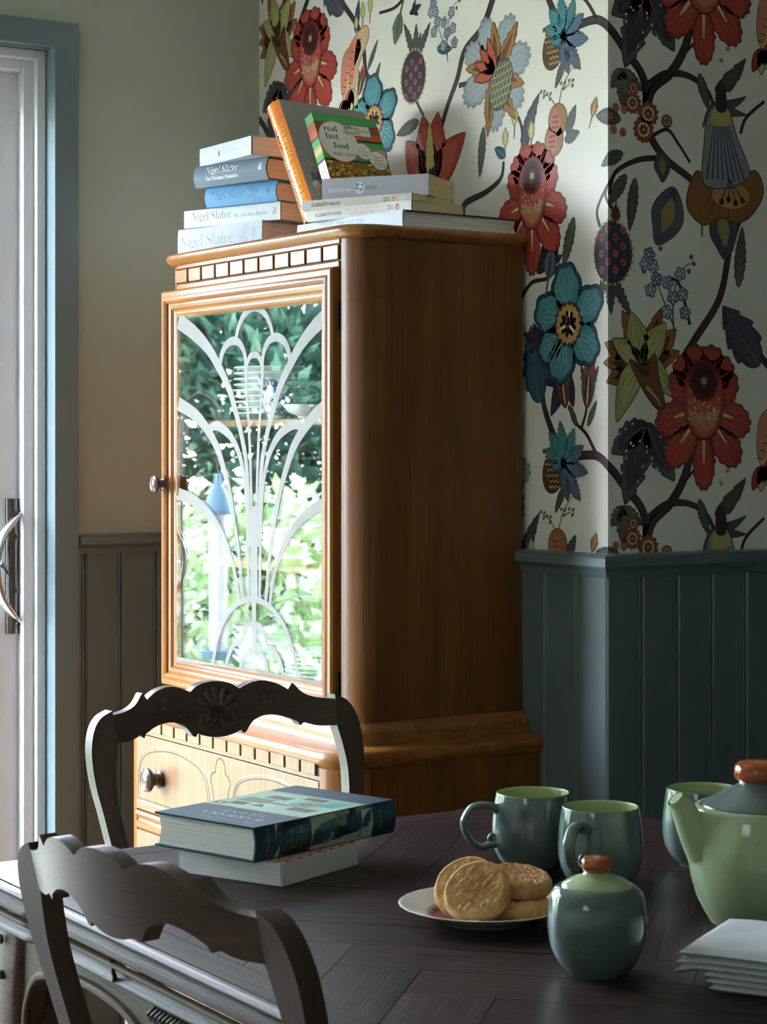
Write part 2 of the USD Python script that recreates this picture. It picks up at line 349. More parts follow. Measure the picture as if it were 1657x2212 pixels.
ys = [YC - 0.012] + [2.6216 + 0.081 * k for k in range(14)]; ys = [y for y in ys if y < YS - 0.012] + [YS - 0.012]
for a, b in zip(ys[:-1], ys[1:]): board(wall_back, (XW, b), (XW, a), (-1, 0))
xs = [XW - 0.012] + [2.1043 + 0.0735 * k for k in range(9)]
for a, b in zip(xs[:-1], xs[1:]): board(wall_back, (b, YC), (a, YC), (0, -1))
RAIL = [(0, 1.046), (0.015, 1.046), (0.018, 1.056), (0.024, 1.061), (0.028, 1.064), (0.028, 1.077), (0.024, 1.081), (0.0, 1.083)]
def rail(name, path):
    top(name, mould(path, RAIL), 'wainscot_paint', kind='structure', smooth=25)
rail('trim_1', [(1.634, YS), (XW - 0.02, YS)])
rail('trim_2', [(XW, YS - 0.02), (XW, YC), (2.66, YC)])
# the sliding door in its blue casing
door = thing('door_1', kind='structure', m=M4((0.63, YS, 0)))
def dp(name, mesh, mat, **k): return part(door, name, mesh, mat, world=True, **k)
CW = 0.049
for nm, q in (('casing', [(DX1 - 0.008, 0), (DX1 - 0.008 + CW, 0), (DX1 - 0.008 + CW, DZ1 - 0.007 + CW), (DX1 - 0.008, DZ1 - 0.007)]),
              ('casing', [(DX0 + 0.008, 0), (DX0 + 0.008, DZ1 - 0.007), (DX0 + 0.008 - CW, DZ1 - 0.007 + CW), (DX0 + 0.008 - CW, 0)]),
              ('casing', [(DX0 + 0.008, DZ1 - 0.0065), (DX1 - 0.008, DZ1 - 0.0065), (DX1 - 0.008 + CW - .0005, DZ1 - 0.007 + CW), (DX0 + 0.008 - CW + .0005, DZ1 - 0.007 + CW)])):
    dp(nm, swap(slab(Polygon(q), 0.024), (1, 0, 0), (0, 0, 1), (0, -1, 0), (0, YS, 0)), 'casing_paint', smooth=False)
dp('lining', join(bx(DX1 - 0.008, DX1 + 0.0, YS, YS + 0.17, 0, DZ1), bx(DX0, DX0 + 0.008, YS, YS + 0.17, 0, DZ1), bx(DX0 + 0.008, DX1 - 0.008, YS, YS + 0.17, DZ1 - 0.008, DZ1)), 'casing_paint', smooth=False)
def ring(x0, x1, z0, z1, w_, y0, y1, c=0.002, wt=None):
    wt = wt or w_
    return [bx(x0, x0 + w_, y0, y1, z0, z1, c), bx(x1 - w_, x1, y0, y1, z0, z1, c), bx(x0 + w_, x1 - w_, y0, y1, z1 - wt, z1, c), bx(x0 + w_, x1 - w_, y0, y1, z0, z0 + wt, c)]
a0, a1 = DX0 + 0.008, DX1 - 0.008
for m in ring(a0, a1, 0.0, DZ1 - 0.008, 0.020, YS + 0.020, YS + 0.16): dp('fixed_frame', m, 'upvc', smooth=20)
for m in ring(a0 + 0.018, a1 - 0.018, 0.018, DZ1 - 0.026, 0.024, YS + 0.034, YS + 0.15): dp('frame_step', m, 'upvc', smooth=20)
def leaf(x0, x1, y):
    z0, z1 = 0.03, 1.985
    for nm, m in zip(('leaf_stile', 'leaf_stile', 'leaf_rail', 'leaf_rail'), ring(x0, x1, z0, z1, 0.062, y, y + 0.034, 0.003, 0.075)): dp(nm, m, 'upvc', smooth=20)
    for m in ring(x0 + 0.060, x1 - 0.060, z0 + 0.073, z1 - 0.073, 0.008, y + 0.006, y + 0.030, 0.002): dp('glazing_bead', m, 'upvc', smooth=20)
    dp('pane', bx(x0 + 0.066, x1 - 0.066, y + 0.015, y + 0.019, z0 + 0.08, z1 - 0.08), 'pane', smooth=False)
leaf(0.60, 1.5575, YS + 0.060); leaf(-0.30, 0.66, YS + 0.104)
# the pull handle: half-round backplate, bowed grip, thumb lever, two screws
HX, HY, HZ = 1.529, YS + 0.060, 1.022
hd = [(0.0145 * math.sin(t), -0.011 * math.cos(t)) for t in np.linspace(-np.pi / 2, np.pi / 2, 17)]
dp('handle', swap(slab(Polygon(hd), 0.262), (1, 0, 0), (0, 1, 0), (0, 0, 1), (HX, HY, HZ - 0.131)), 'dark_chrome', label='chrome backplate of the door handle')
gp = spline([(HX + 0.012, HY - 0.008, HZ + 0.104), (HX - 0.004, HY - 0.020, HZ + 0.092), (HX - 0.030, HY - 0.030, HZ + 0.062), (HX - 0.046, HY - 0.036, HZ + 0.020), (HX - 0.047, HY - 0.036, HZ - 0.014), (HX - 0.034, HY - 0.030, HZ - 0.058), (HX - 0.008, HY - 0.020, HZ - 0.094), (HX + 0.012, HY - 0.008, HZ - 0.110)], 8)
dp('grip', tube(gp, (0.0045, 0.0105), 16, flat=(0.9, 0.42, 0)), 'chrome', label='bowed chrome pull')
dp('thumb_lever', tube([(HX - 0.010, HY - 0.008, HZ - 0.012), (HX - 0.022, HY - 0.018, HZ + 0.000), (HX - 0.036, HY - 0.026, HZ + 0.008)], (0.006, 0.004), 8), 'dark_chrome')
for dz in (0.057, -0.047): dp('screw', swap(lathe([(0, 0), (0.006, 0), (0.006, 0.002), (0.0035, 0.0025), (0.003, 0.001), (0, 0.001)], 20), (1, 0, 0), (0, 0, 1), (0, -1, 0), (HX + 0.002, HY - 0.0105, HZ + dz)), 'dark_chrome')

# ---------------------------------------------------------------- the garden outside
plain('lawn', S(112, 116, 86), 0.9, var=0.35, vscale=3)
plain('paving', S(176, 170, 158), 0.8, var=0.12, vscale=5)
look('leaf', {'a': ('attribute', {'attribute': 'tint'}), 'p': ('principled_bsdf', {'roughness': 0.42}), 't': ('translucent_bsdf', {}), 'm': ('mix_closure', {'fac': 0.38})},
     [('a.color', 'p.base_color'), ('a.color', 't.color'), ('p.BSDF', 'm.closure1'), ('t.BSDF', 'm.closure2')], surface='m.closure')
wood('bark', [(0.3, S(110, 98, 84)), (0.7, S(176, 164, 146))], 'z', 0.5, 0.8, bump=0.8)
top('garden_lawn', bx(-14, 12, 5.15, 30, -0.30, -0.16), 'lawn', 'mown green lawn running from the paving to the trees', 'lawn')
top('garden_path', bx(-14, 12, 3.86, 5.15, -0.30, -0.12), 'paving', 'pale stone paving outside the sliding door', 'paving')
def leaves(n, c, r, size, cols, seed, droop=0.3, shell=0.55, asp=0.42):
    g = np.random.default_rng(seed); d = g.normal(size=(n, 3)); d /= np.linalg.norm(d, axis=1, keepdims=True)
    lump = 0.75 + 0.5 * meshkit.noise(d * 2.6 + seed, seed)
    p = np.array(c) + d * np.array(r) * (lump * g.uniform(shell, 1.0, n) ** 0.5)[:, None]
    ax = d + g.normal(0, 0.6, (n, 3)) + np.array([0, 0, -droop]); ax /= np.linalg.norm(ax, axis=1, keepdims=True)
    sd = np.cross(ax, g.normal(size=(n, 3))); sd /= np.linalg.norm(sd, axis=1, keepdims=True); nn = np.cross(ax, sd)
    l = (size * g.uniform(0.6, 1.25, n))[:, None]; w_ = l * asp * 0.5
    v = np.stack([p, p + ax * l * 0.45 + sd * w_ + nn * w_ * 0.3, p + ax * l * 0.5, p + ax * l * 0.45 - sd * w_ + nn * w_ * 0.3, p + ax * l - nn * l * 0.12], 1).reshape(-1, 3)
    b = np.arange(n)[:, None] * 5
    f = np.concatenate([b + [0, 1, 2], b + [0, 2, 3], b + [1, 4, 2], b + [2, 4, 3]], 0)
    c = np.array(cols)[g.integers(0, len(cols), n)] * g.uniform(0.75, 1.2, (n, 1))
    return v, f, np.repeat(np.clip(c, 0, 0.95), 5, 0)
def shrub(name, label, cat, base, r, n, size, cols, seed, stems=5, zc=None, **k):
    t = thing(name, label, cat, M4(base)); zc = zc if zc is not None else r[2]
    v, f, c = leaves(n, (0, 0, zc), r, size, cols, seed, **k); v[:, 2] = np.maximum(v[:, 2], 0.02)
    part(t, 'foliage', (v, f), 'leaf', smooth=False, col=c)
    g = np.random.default_rng(seed + 1); st = []
    for i in range(stems):
        e = g.normal(size=2) * np.array(r[:2]) * 0.45
        st.append(tube(spline([(e[0] * 0.08, e[1] * 0.08, 0.003), (e[0] * 0.5, e[1] * 0.5, zc * 0.5), (e[0], e[1], zc * 1.1)], 5), np.linspace(0.02, 0.008, 11) * (1 + r[2] * 0.5), 7))
    part(t, 'stem', join(*st), 'bark')
    return t
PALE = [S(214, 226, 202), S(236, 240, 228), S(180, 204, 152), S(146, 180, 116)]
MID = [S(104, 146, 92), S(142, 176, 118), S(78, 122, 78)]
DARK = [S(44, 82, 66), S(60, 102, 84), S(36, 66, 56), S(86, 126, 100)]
SH = 'shrub'
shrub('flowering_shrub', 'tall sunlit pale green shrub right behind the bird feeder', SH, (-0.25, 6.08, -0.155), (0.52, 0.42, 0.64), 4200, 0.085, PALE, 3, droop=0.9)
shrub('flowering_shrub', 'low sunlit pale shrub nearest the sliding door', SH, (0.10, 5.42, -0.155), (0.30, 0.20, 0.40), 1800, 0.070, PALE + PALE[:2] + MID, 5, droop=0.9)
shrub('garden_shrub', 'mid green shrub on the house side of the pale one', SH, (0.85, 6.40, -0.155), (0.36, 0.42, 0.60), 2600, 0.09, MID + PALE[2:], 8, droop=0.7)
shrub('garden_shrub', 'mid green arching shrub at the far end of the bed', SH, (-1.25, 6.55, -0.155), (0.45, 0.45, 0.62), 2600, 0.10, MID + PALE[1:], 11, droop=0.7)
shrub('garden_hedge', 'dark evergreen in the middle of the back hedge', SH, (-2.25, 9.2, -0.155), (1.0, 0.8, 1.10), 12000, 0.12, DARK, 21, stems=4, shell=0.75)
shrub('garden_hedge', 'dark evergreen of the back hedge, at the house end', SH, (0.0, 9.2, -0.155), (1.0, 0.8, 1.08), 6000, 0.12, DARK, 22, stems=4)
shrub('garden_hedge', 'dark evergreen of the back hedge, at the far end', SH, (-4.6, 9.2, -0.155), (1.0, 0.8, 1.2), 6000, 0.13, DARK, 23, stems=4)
def tree(name, label, base, h, r, n, size, cols, seed, tr=0.09, zc=None):
    t = thing(name, label, 'tree', M4(base)); zc = zc or h - r[2] * 0.7
    v, f, c = leaves(n, (0, 0, zc), r, size, cols, seed, shell=0.2); part(t, 'crown', (v, f), 'leaf', smooth=False, col=c)
    b = [tube(spline([(0, 0, 0.003), (0.06, 0.02, h * 0.3), (-0.05, 0.03, h * 0.6), (0.02, 0, h * 0.9)], 6), np.linspace(tr, tr * 0.35, 19), 10)]
    g = np.random.default_rng(seed)
    for i in range(7):
        z = h * g.uniform(0.4, 0.75); a = g.uniform(0, 6.28); q = np.array([math.cos(a), math.sin(a), 0.8]) * r[0] * 0.7
        b.append(tube(spline([(0, 0, z), tuple(np.array([0, 0, z]) + q * 0.5), tuple(np.array([0, 0, z + 0.1]) + q)], 5), np.linspace(tr * 0.4, tr * 0.12, 11), 7))
    part(t, 'trunk', join(*b), 'bark'); return t
tree('garden_tree', 'light crowned tree with a pale trunk behind the hedge', (-3.55, 11.6, -0.155), 5.2, (1.45, 1.2, 2.1), 11000, 0.12, MID + DARK, 31)
tree('garden_tree', 'tall dark tree behind the hedge, at the house end of the garden', (0.0, 11.8, -0.155), 5.2, (1.5, 1.3, 1.9), 7000, 0.14, DARK + MID, 32)
tree('garden_tree', 'tall dark tree behind the hedge, at the far end of the garden', (-7.2, 11.8, -0.155), 5.4, (1.5, 1.4, 2.0), 7000, 0.14, DARK, 33)
# bird feeder on a hooked pole
plain('feeder_blue', S(84, 120, 140), 0.35)
plain('feeder_tube', S(186, 186, 186), 0.25)
fd = thing('bird_feeder', 'tubular bird feeder with a blue cap hanging on a hooked pole', 'bird feeder', M4((0.555, 5.06, -0.12)))
part(fd, 'pole', tube(spline([(0.10, 0.03, 0.0), (0.10, 0.03, 0.9), (0.10, 0.03, 1.42), (0.06, 0.02, 1.52), (0.01, 0, 1.49), (0, 0, 1.42)], 8), 0.006, 8), 'iron')
part(fd, 'cap', lathe([(0, 1.30), (0.010, 1.30), (0.012, 1.27), (0.034, 1.225), (0.042, 1.195), (0.040, 1.185), (0, 1.185)], 32), 'feeder_blue')
part(fd, 'tube', lathe([(0, 0.80), (0.024, 0.80), (0.025, 0.83), (0.025, 1.186), (0, 1.186)], 32), 'feeder_tube')
part(fd, 'seed_tray', lathe([(0, 0.78), (0.045, 0.78), (0.050, 0.80), (0.046, 0.802), (0.042, 0.788), (0, 0.788)], 32), 'feeder_blue')
part(fd, 'hanger', tube([(0, 0, 1.43), (0.012, 0, 1.38), (0, 0, 1.30)], 0.0025, 6), 'iron')
# ---------------------------------------------------------------- the wallpaper's print: a repeating pattern of flowers drawn in wall metres (u around the corner, z up)
TW, THT = 1.130, 0.696                     # repeat of the paper
ITEMS = []                                 # (polygon, colour, layer) in metres, u < 0 on the face by the cabinet, u > 0 past the corner
def uz(px, py):
    p = onX(px, py, XW) if px < 1313 else onY(px, py, YC)
    return np.array([YC - p[1], p[2]]) if px < 1313 else np.array([p[0] - XW, p[2]])
class Pen:
    """drawing in a motif's own frame: centre, size, turn"""
    def __init__(self, px, py, s, rot=0, flip=1, base=3):
        self.o, self.s, self.r, self.f, self.b = uz(px, py), s, math.radians(rot), flip, base
    def __call__(self, poly, col, l=0, line=None, lw=0.012):
        c, s_ = math.cos(self.r), math.sin(self.r)
        m = [self.s * c * self.f, -self.s * s_, self.s * s_ * self.f, self.s * c, *self.o]
        poly = poly if poly.is_valid else poly.buffer(0)
        if line is not None: ITEMS.append((affinity.affine_transform(poly.buffer(lw), m), line, self.b + l)); l += 0.5
        ITEMS.append((affinity.affine_transform(poly, m), col, self.b + l))
NIGHT, AUB, SLATE, OLIVE, TEAL, TEALD, REDF, REDD, CREAM, GOLD, OCHRE, LIME, SALM, BLOS, GREYB = S(52, 46, 66), S(66, 48, 54), S(88, 92, 88), S(110, 112, 66), S(72, 150, 160), S(40, 86, 104), S(190, 62, 48), S(120, 36, 34), S(226, 206, 140), S(202, 160, 64), S(168, 104, 44), S(186, 182, 98), S(226, 136, 104), S(140, 154, 182), S(168, 178, 186)
def blob(x, y, rx, ry, n=0, amp=0.08, rot=0, k=48, ph=0.0):
    t = np.linspace(0, 2 * np.pi, k, endpoint=False); r = 1 + (amp * (np.abs(np.sin(n * t / 2 + ph)) - 0.5) if n else 0)
    return affinity.translate(affinity.rotate(Polygon(np.column_stack([rx * r * np.cos(t), ry * r * np.sin(t)])), rot, origin=(0, 0)), x, y).buffer(0)
def stroke(pts, w0, w1=None, n=6):
    p = spline(pts, n); d = np.gradient(p, axis=0); d /= np.linalg.norm(d, axis=1, keepdims=True) + 1e-12; w_ = np.linspace(w0, w0 if w1 is None else w1, len(p))[:, None] / 2
    q = np.column_stack([-d[:, 1], d[:, 0]]) * w_; return Polygon(np.vstack([p + q, (p - q)[::-1]])).buffer(0)
def leafp(L_, W, teeth=0, bend=0.0, deep=0.25, k=40):
    """leaf along +x from the origin, saw-toothed if asked"""
    t = np.linspace(0, 1, k); e = W / 2 * np.sin(np.pi * t ** 0.8) ** 0.8; saw = 1 - deep * ((t * teeth) % 1.0) if teeth else 1
    up = np.column_stack([t * L_, e * saw]); dn = np.column_stack([t * L_, -e * saw]); p = np.vstack([up, dn[::-1]]); p[:, 1] += bend * (p[:, 0] / L_) ** 2 * L_
    return Polygon(p).buffer(0)
def leaf_at(px, py, ang, L_, W, col=SLATE, rib=OLIVE, teeth=7, bend=0.0, edge=None, base=3):
    P = Pen(px, py, 1.0, ang, base=base); P(leafp(L_, W, teeth, bend), col, 0, edge or tuple(np.array(col) * 0.55), 0.0012)
    P(affinity.scale(leafp(L_, W * 0.55, 0, bend), 0.9, 1, origin=(0, 0)), tuple(np.array(col) * 1.35), 1)
    t = np.linspace(0.02, 0.92, 8); P(stroke(np.column_stack([t * L_, bend * t ** 2 * L_]), 0.003, 0.001, 3), rib, 2)
    for k in np.linspace(0.2, 0.75, 5):
        for s in (1, -1): P(stroke([(k * L_, bend * k * k * L_), ((k + 0.12) * L_, bend * (k + .12) ** 2 * L_ + s * W * 0.30)], 0.0012, 0.0006, 2), tuple(np.array(col) * 0.6), 2)
def ruffle(P, x, y, rx, ry, rot, col, n=9, l=0, dark=0.5, amp=0.14, edge=CREAM):
    P(blob(x, y, rx, ry, n, amp, rot), tuple(np.array(col) * 0.85), l, tuple(np.array(col) * dark), 0.010)
    P(blob(x, y, rx * 0.86, ry * 0.86, n, amp, rot), col, l + 1)
    d = np.array([math.cos(math.radians(rot)), math.sin(math.radians(rot))])
    for k in (-0.5, -0.2, 0.1, 0.4): q = np.array([-d[1], d[0]]) * ry * k; P(stroke([np.array([x, y]) - d * rx * 0.6 + q, np.array([x, y]) + d * rx * 0.70 + q * 1.5], 0.010, 0.004, 3), tuple(np.minimum(np.array(col) * 1.5, 1)), l + 1.5)
def crimson(px, py, s, rot=0, flip=1):
    """large red flower: a speckled crown over hanging petals"""
    P = Pen(px, py, s, rot, flip, 8)
    for a, r, w_ in ((-165, 0.30, 0.14), (-15, 0.30, 0.14), (-130, 0.36, 0.13), (-50, 0.36, 0.13), (-90, 0.43, 0.105)):
        d = np.array([math.cos(math.radians(a)), math.sin(math.radians(a))]); ruffle(P, *(d * r + [0, -0.02]), 0.20, w_, a, REDF, 13, 0, 0.35)
        P(stroke([d * 0.12, d * (r + 0.02)], 0.050, 0.012, 4), CREAM, 2)
    for a in (38, 142, 70, 110, 10, 170): d = np.array([math.cos(math.radians(a)), math.sin(math.radians(a))]); ruffle(P, *(d * 0.19 + [0, 0.14]), 0.17, 0.15, a, REDF, 11, 2.5, 0.4)
    P(blob(0, 0.06, 0.205, 0.31, 0), REDF, 4.5, REDD, 0.012); P(blob(0, 0.02, 0.17, 0.25, 0), S(206, 84, 62), 5.2)
    for k in range(13): x = -0.15 + 0.025 * k; P(stroke([(x * 1.05, -0.06 + abs(x) * 0.3), (x * 0.75, -0.22 + abs(x) * 0.5)], 0.012, 0.004, 2), CREAM, 5.4)
    g = np.random.default_rng(5)
    for k in range(60): x, y = g.uniform(-0.16, 0.16), g.uniform(-0.10, 0.16); P(Point(x, y).buffer(0.007 + 0.004 * g.random(), 5), S(240, 206, 186), 5.6)
    for r, c in ((0.155, S(120, 34, 34)), (0.125, S(84, 26, 34)), (0.095, S(58, 24, 34)), (0.06, S(92, 40, 36)), (0.03, GOLD)): P(blob(0, 0.21, r, r * 1.05, 17, 0.08), c, 6 + (0.16 - r) * 8)
def trumpet(px, py, s, rot=0, flip=1):
    """lime and brown trumpet-shaped lily"""
    P = Pen(px, py, s, rot, flip, 8)
    for a, r, w_ in ((150, 0.36, 0.11), (110, 0.42, 0.10), (35, 0.40, 0.12), (62, 0.44, 0.10), (172, 0.34, 0.09), (12, 0.34, 0.09), (195, 0.33, 0.10)):
        P(affinity.rotate(leafp(r + 0.08, w_ * 2, 4, 0.1, 0.2), a, origin=(0, 0)), OCHRE, 0, S(90, 52, 30), 0.008); P(affinity.rotate(leafp(r, w_, 0, 0.1), a, origin=(0, 0)), S(104, 58, 34), 0.8)
    for a, r, w_, b in ((100, 0.46, 0.24, 0.1), (62, 0.44, 0.24, -0.1), (-8, 0.36, 0.24, -0.55), (215, 0.50, 0.24, 0.45), (135, 0.38, 0.2, 0.2)):
        q = affinity.rotate(leafp(r, w_, 0, b), a, origin=(0, 0)); P(q, LIME, 2, S(96, 70, 34), 0.008); P(affinity.scale(q, 0.75, 0.75, origin=(0, 0)), S(200, 196, 118), 3)
        t = np.linspace(0.05, 0.85, 7); ctr = np.column_stack([t * r, b * t ** 2 * r])
        for k in (-0.25, 0, 0.25): P(affinity.rotate(stroke(np.column_stack([ctr[:, 0], ctr[:, 1] + k * w_ * np.sin(np.pi * t)]), 0.007, 0.003, 3), a, origin=(0, 0)), S(150, 108, 48), 3.6)
    P(Polygon(spline([(-0.14, 0.04), (0.02, -0.02), (0.13, 0.10), (0.17, -0.08), (0.24, -0.33), (0.16, -0.36), (0.02, -0.22)], 6, True)), S(126, 72, 38), 5, S(60, 34, 26), 0.008); P(Polygon(spline([(-0.10, 0.02), (0.04, -0.04), (0.12, 0.05), (0.08, -0.02), (0.02, -0.10)], 5, True)), S(62, 34, 30), 6)
    P(stroke([(0.04, -0.18), (0.14, -0.26), (0.20, -0.34)], 0.03, 0.012), LIME, 6.4)
def pansy(px, py, s, rot=0, flip=1):
    """teal open flower with a yellow eye"""
    P = Pen(px, py, s, rot, flip, 8)
    for a, r, w_ in ((95, 0.30, 0.21), (160, 0.27, 0.20), (28, 0.29, 0.17), (-38, 0.27, 0.19), (-110, 0.30, 0.21), (215, 0.27, 0.17)):
        d = np.array([math.cos(math.radians(a)), math.sin(math.radians(a))]); P(blob(*(d * r), 0.25, w_, 7, 0.12, a), TEALD, 0, NIGHT, 0.012); P(blob(*(d * r * 1.02), 0.21, w_ * 0.82, 7, 0.12, a), TEAL, 1)
        for k in (-0.55, -0.2, 0.2, 0.55):
            q = np.array([-d[1], d[0]]); P(stroke([d * 0.14, d * 0.3 + q * w_ * k * 0.7, d * 0.45 + q * w_ * k], 0.016, 0.005, 4), S(126, 196, 204), 2); P(stroke([d * 0.3 + q * w_ * k * 0.7, d * 0.38 + q * w_ * (k + 0.25)], 0.010, 0.003, 3), S(126, 196, 204), 2)
    P(blob(0, 0, 0.20, 0.20, 15, 0.2), S(86, 70, 96), 3); P(blob(0, 0, 0.17, 0.17, 17, 0.2), GOLD, 3.6); P(blob(0, 0, 0.10, 0.10, 9, 0.5), S(34, 24, 34), 4.2); P(blob(-0.01, 0.02, 0.035, 0.06, 0), S(150, 44, 44), 5)
    for a in (80, 200, 320): P(affinity.rotate(leafp(0.14, 0.03), a, origin=(0, 0)), S(236, 236, 230), 5)
def thistle(px, py, s, rot=0, flip=1):
    """teal fringed flower over a scaly gold cone"""
    P = Pen(px, py, s, rot, flip, 8); g = np.random.default_rng(3)
    P(blob(-0.16, -0.08, 0.19, 0.26, 0, rot=-25), S(96, 66, 44), 1, NIGHT, 0.01)
    for i in range(7):
        for j in range(5): x, y = -0.16 + (j - 2) * 0.062 + (i % 2) * 0.03, 0.12 - i * 0.062; P(blob(x + 0.02 * i - 0.06, y, 0.030, 0.028, 0), GOLD, 2); P(blob(x + 0.02 * i - 0.06, y + 0.012, 0.023, 0.022, 0), S(90, 60, 36), 2.4)
    for a, L_, c in ((120, 0.42, TEAL), (90, 0.46, TEAL), (55, 0.42, TEAL), (20, 0.40, S(96, 130, 158)), (150, 0.36, TEAL), (-20, 0.44, S(96, 120, 150)), (-60, 0.50, S(100, 112, 140)), (-85, 0.42, S(90, 104, 134)), (180, 0.22, TEAL)):
        q = affinity.rotate(leafp(L_, 0.22, 9, 0.12, 0.45, 60), a, origin=(0, 0)); P(q, tuple(np.array(c) * 0.8), 3, NIGHT, 0.006)
        for k in (-0.35, -0.12, 0.12, 0.35): P(affinity.rotate(stroke([(0.05, 0), (L_ * 0.5, 0.22 * k * 0.6), (L_ * 0.9, 0.22 * k * 0.7 + 0.1 * L_)], 0.014, 0.004, 4), a, origin=(0, 0)), tuple(np.minimum(np.array(c) * 1.5, 1)), 4)
def dotted_pod(px, py, s, rot=0):
    P = Pen(px, py, s, rot, 1, 6)
    for a, L_ in ((-62, 0.62), (-92, 0.50), (-128, 0.60)): P(affinity.translate(affinity.rotate(leafp(L_, 0.16, 7, 0.06, 0.5), a, origin=(0, 0)), 0, -0.22), SLATE, 0, NIGHT, 0.008)
    P(blob(0.02, 0, 0.30, 0.36, 0), S(60, 62, 82), 2, NIGHT, 0.01)
    for k in range(26): a = math.radians(-120 + k * 13); P(Point(0.02 + 0.315 * math.cos(a), 0.375 * math.sin(a)).buffer(0.022, 6), GOLD, 2.6)
    for i in range(4):
        for j in range(3): x, y = -0.15 + i * 0.115, -0.20 + j * 0.19 + (i % 2) * 0.09; P(blob(x, y, 0.042, 0.045, 9, 0.2), S(196, 84, 78), 3); P(Point(x, y).buffer(0.018, 6), S(120, 40, 50), 3.5)
def spray(px, py, s, rot=0):
    """sprig of small blue-grey blossoms"""
    P = Pen(px, py, s, rot, 1, 5)
    pts = [(-0.28, 0.42), (-0.22, 0.28), (-0.34, 0.30), (-0.16, 0.12), (-0.26, -0.02), (0.02, 0.08), (0.10, -0.10), (0.22, 0.20), (0.26, -0.05), (0.30, -0.28), (0.00, -0.28)]
    P(stroke([(0.12, -0.55), (0.10, -0.2), (0.16, 0.1), (0.30, 0.30), (0.44, 0.34)], 0.025, 0.010), SLATE, 0); P(stroke([(0.11, -0.45), (-0.08, -0.08), (-0.18, 0.15), (-0.28, 0.42)], 0.022, 0.008), SLATE, 0)
    for k, (x, y) in enumerate(pts):
        r = 0.085
        for j in range(5): a = 2 * math.pi * j / 5 + k; P(blob(x + r * 0.55 * math.cos(a), y + r * 0.55 * math.sin(a), r * 0.5, r * 0.40, 0, rot=math.degrees(a)), BLOS if k % 3 else S(112, 124, 160), 1, NIGHT, 0.008); P(blob(x + r * 0.62 * math.cos(a), y + r * 0.62 * math.sin(a), r * 0.28, r * 0.2, 0, rot=math.degrees(a)), S(178, 190, 208), 2)
        P(Point(x, y).buffer(0.018, 6), S(236, 226, 180), 2.6)
    for x, y in ((0.44, 0.34), (0.40, 0.42), (0.36, 0.24), (-0.10, 0.50)): P(Point(x, y).buffer(0.03, 8), SLATE, 1)
def star(px, py, s, col=S(168, 76, 60)):
    P = Pen(px, py, s, 0, 1, 7); P(blob(0, 0, 0.5, 0.5, 13, 0.35), col, 0, REDD, 0.03); P(blob(0, 0, 0.32, 0.32, 11, 0.2), CREAM, 1); P(blob(0, 0, 0.22, 0.22, 7, 0.3), S(110, 70, 40), 1.5); P(Point(0, 0).buffer(0.08, 8), GOLD, 2)
def bellflower(px, py, s, rot=0):
    """striped bell with a flared ochre skirt"""
    P = Pen(px, py, s, rot, 1, 8)
    body = Polygon(spline([(-0.05, 0.50), (0.10, 0.48), (0.22, 0.20), (0.38, -0.12), (0.20, -0.26), (-0.10, -0.30), (-0.22, -0.22), (-0.20, 0.10), (-0.16, 0.38)], 6, True))
    P(Polygon(spline([(-0.30, -0.16), (-0.10, -0.26), (0.10, -0.06), (0.22, -0.20), (0.46, -0.10), (0.56, -0.30), (0.42, -0.52), (0.22, -0.62), (0.02, -0.58), (-0.22, -0.66), (-0.42, -0.48)], 6, True)), S(150, 92, 40), 0, S(70, 40, 26), 0.01)
    for k in range(6): P(stroke([(-0.05 + 0.05 * k, -0.28), (-0.28 + 0.13 * k, -0.58)], 0.018, 0.006), S(96, 56, 32), 1)
    P(blob(0.14, -0.36, 0.24, 0.13, 0), S(196, 140, 54), 1.4)
    P(body, S(150, 152, 160), 2, NIGHT, 0.01)
    for k in range(8): x = -0.14 + 0.045 * k; P(stroke([(x * 0.45, 0.40), (x * 1.0 + 0.02, 0.08), (x * 1.55 + 0.05, -0.22)], 0.012, 0.028), S(88, 86, 112), 3)
    P(Polygon(spline([(-0.12, 0.34), (0.0, 0.30), (0.14, 0.34), (0.10, 0.48), (-0.05, 0.50)], 5, True)), S(196, 180, 96), 3.4)
    P(Polygon(spline([(-0.05, 0.46), (0.08, 0.46), (0.06, 0.70), (-0.04, 0.70)], 4, True)), AUB, 4)
    for a in (200, 230, -40, -10): P(affinity.translate(affinity.rotate(leafp(0.30, 0.09, 0, 0.5), a, origin=(0, 0)), 0.01, 0.52), SLATE, 1.2, NIGHT, 0.006)
    for k in range(4): x = 0.02 + 0.09 * k; P(stroke([(0.12, -0.20), (x, -0.42 + 0.03 * (k % 2))], 0.012, 0.012), NIGHT, 4); P(Point(x, -0.43 + 0.03 * (k % 2)).buffer(0.03, 8), NIGHT, 4)
def drop_pod(px, py, s, rot=0, col=S(108, 98, 116)):
    P = Pen(px, py, s, rot, 1, 6); q = Polygon(spline([(0, 0.5), (0.24, 0.30), (0.34, 0.02), (0.22, -0.26), (-0.06, -0.50), (-0.22, -0.24), (-0.32, 0.02), (-0.22, 0.30)], 6, True)); P(q, col, 0, NIGHT, 0.015)
    for k in (-0.7, -0.4, 0, 0.4, 0.7): P(stroke([(0, 0.47), (0.30 * k, 0.1), (0.22 * k, -0.22), (-0.05, -0.46)], 0.02, 0.012), S(64, 58, 82), 1)
    P(affinity.scale(q, 0.42, 0.6, origin=(0.02, 0.05)), S(160, 140, 78), 1.4)
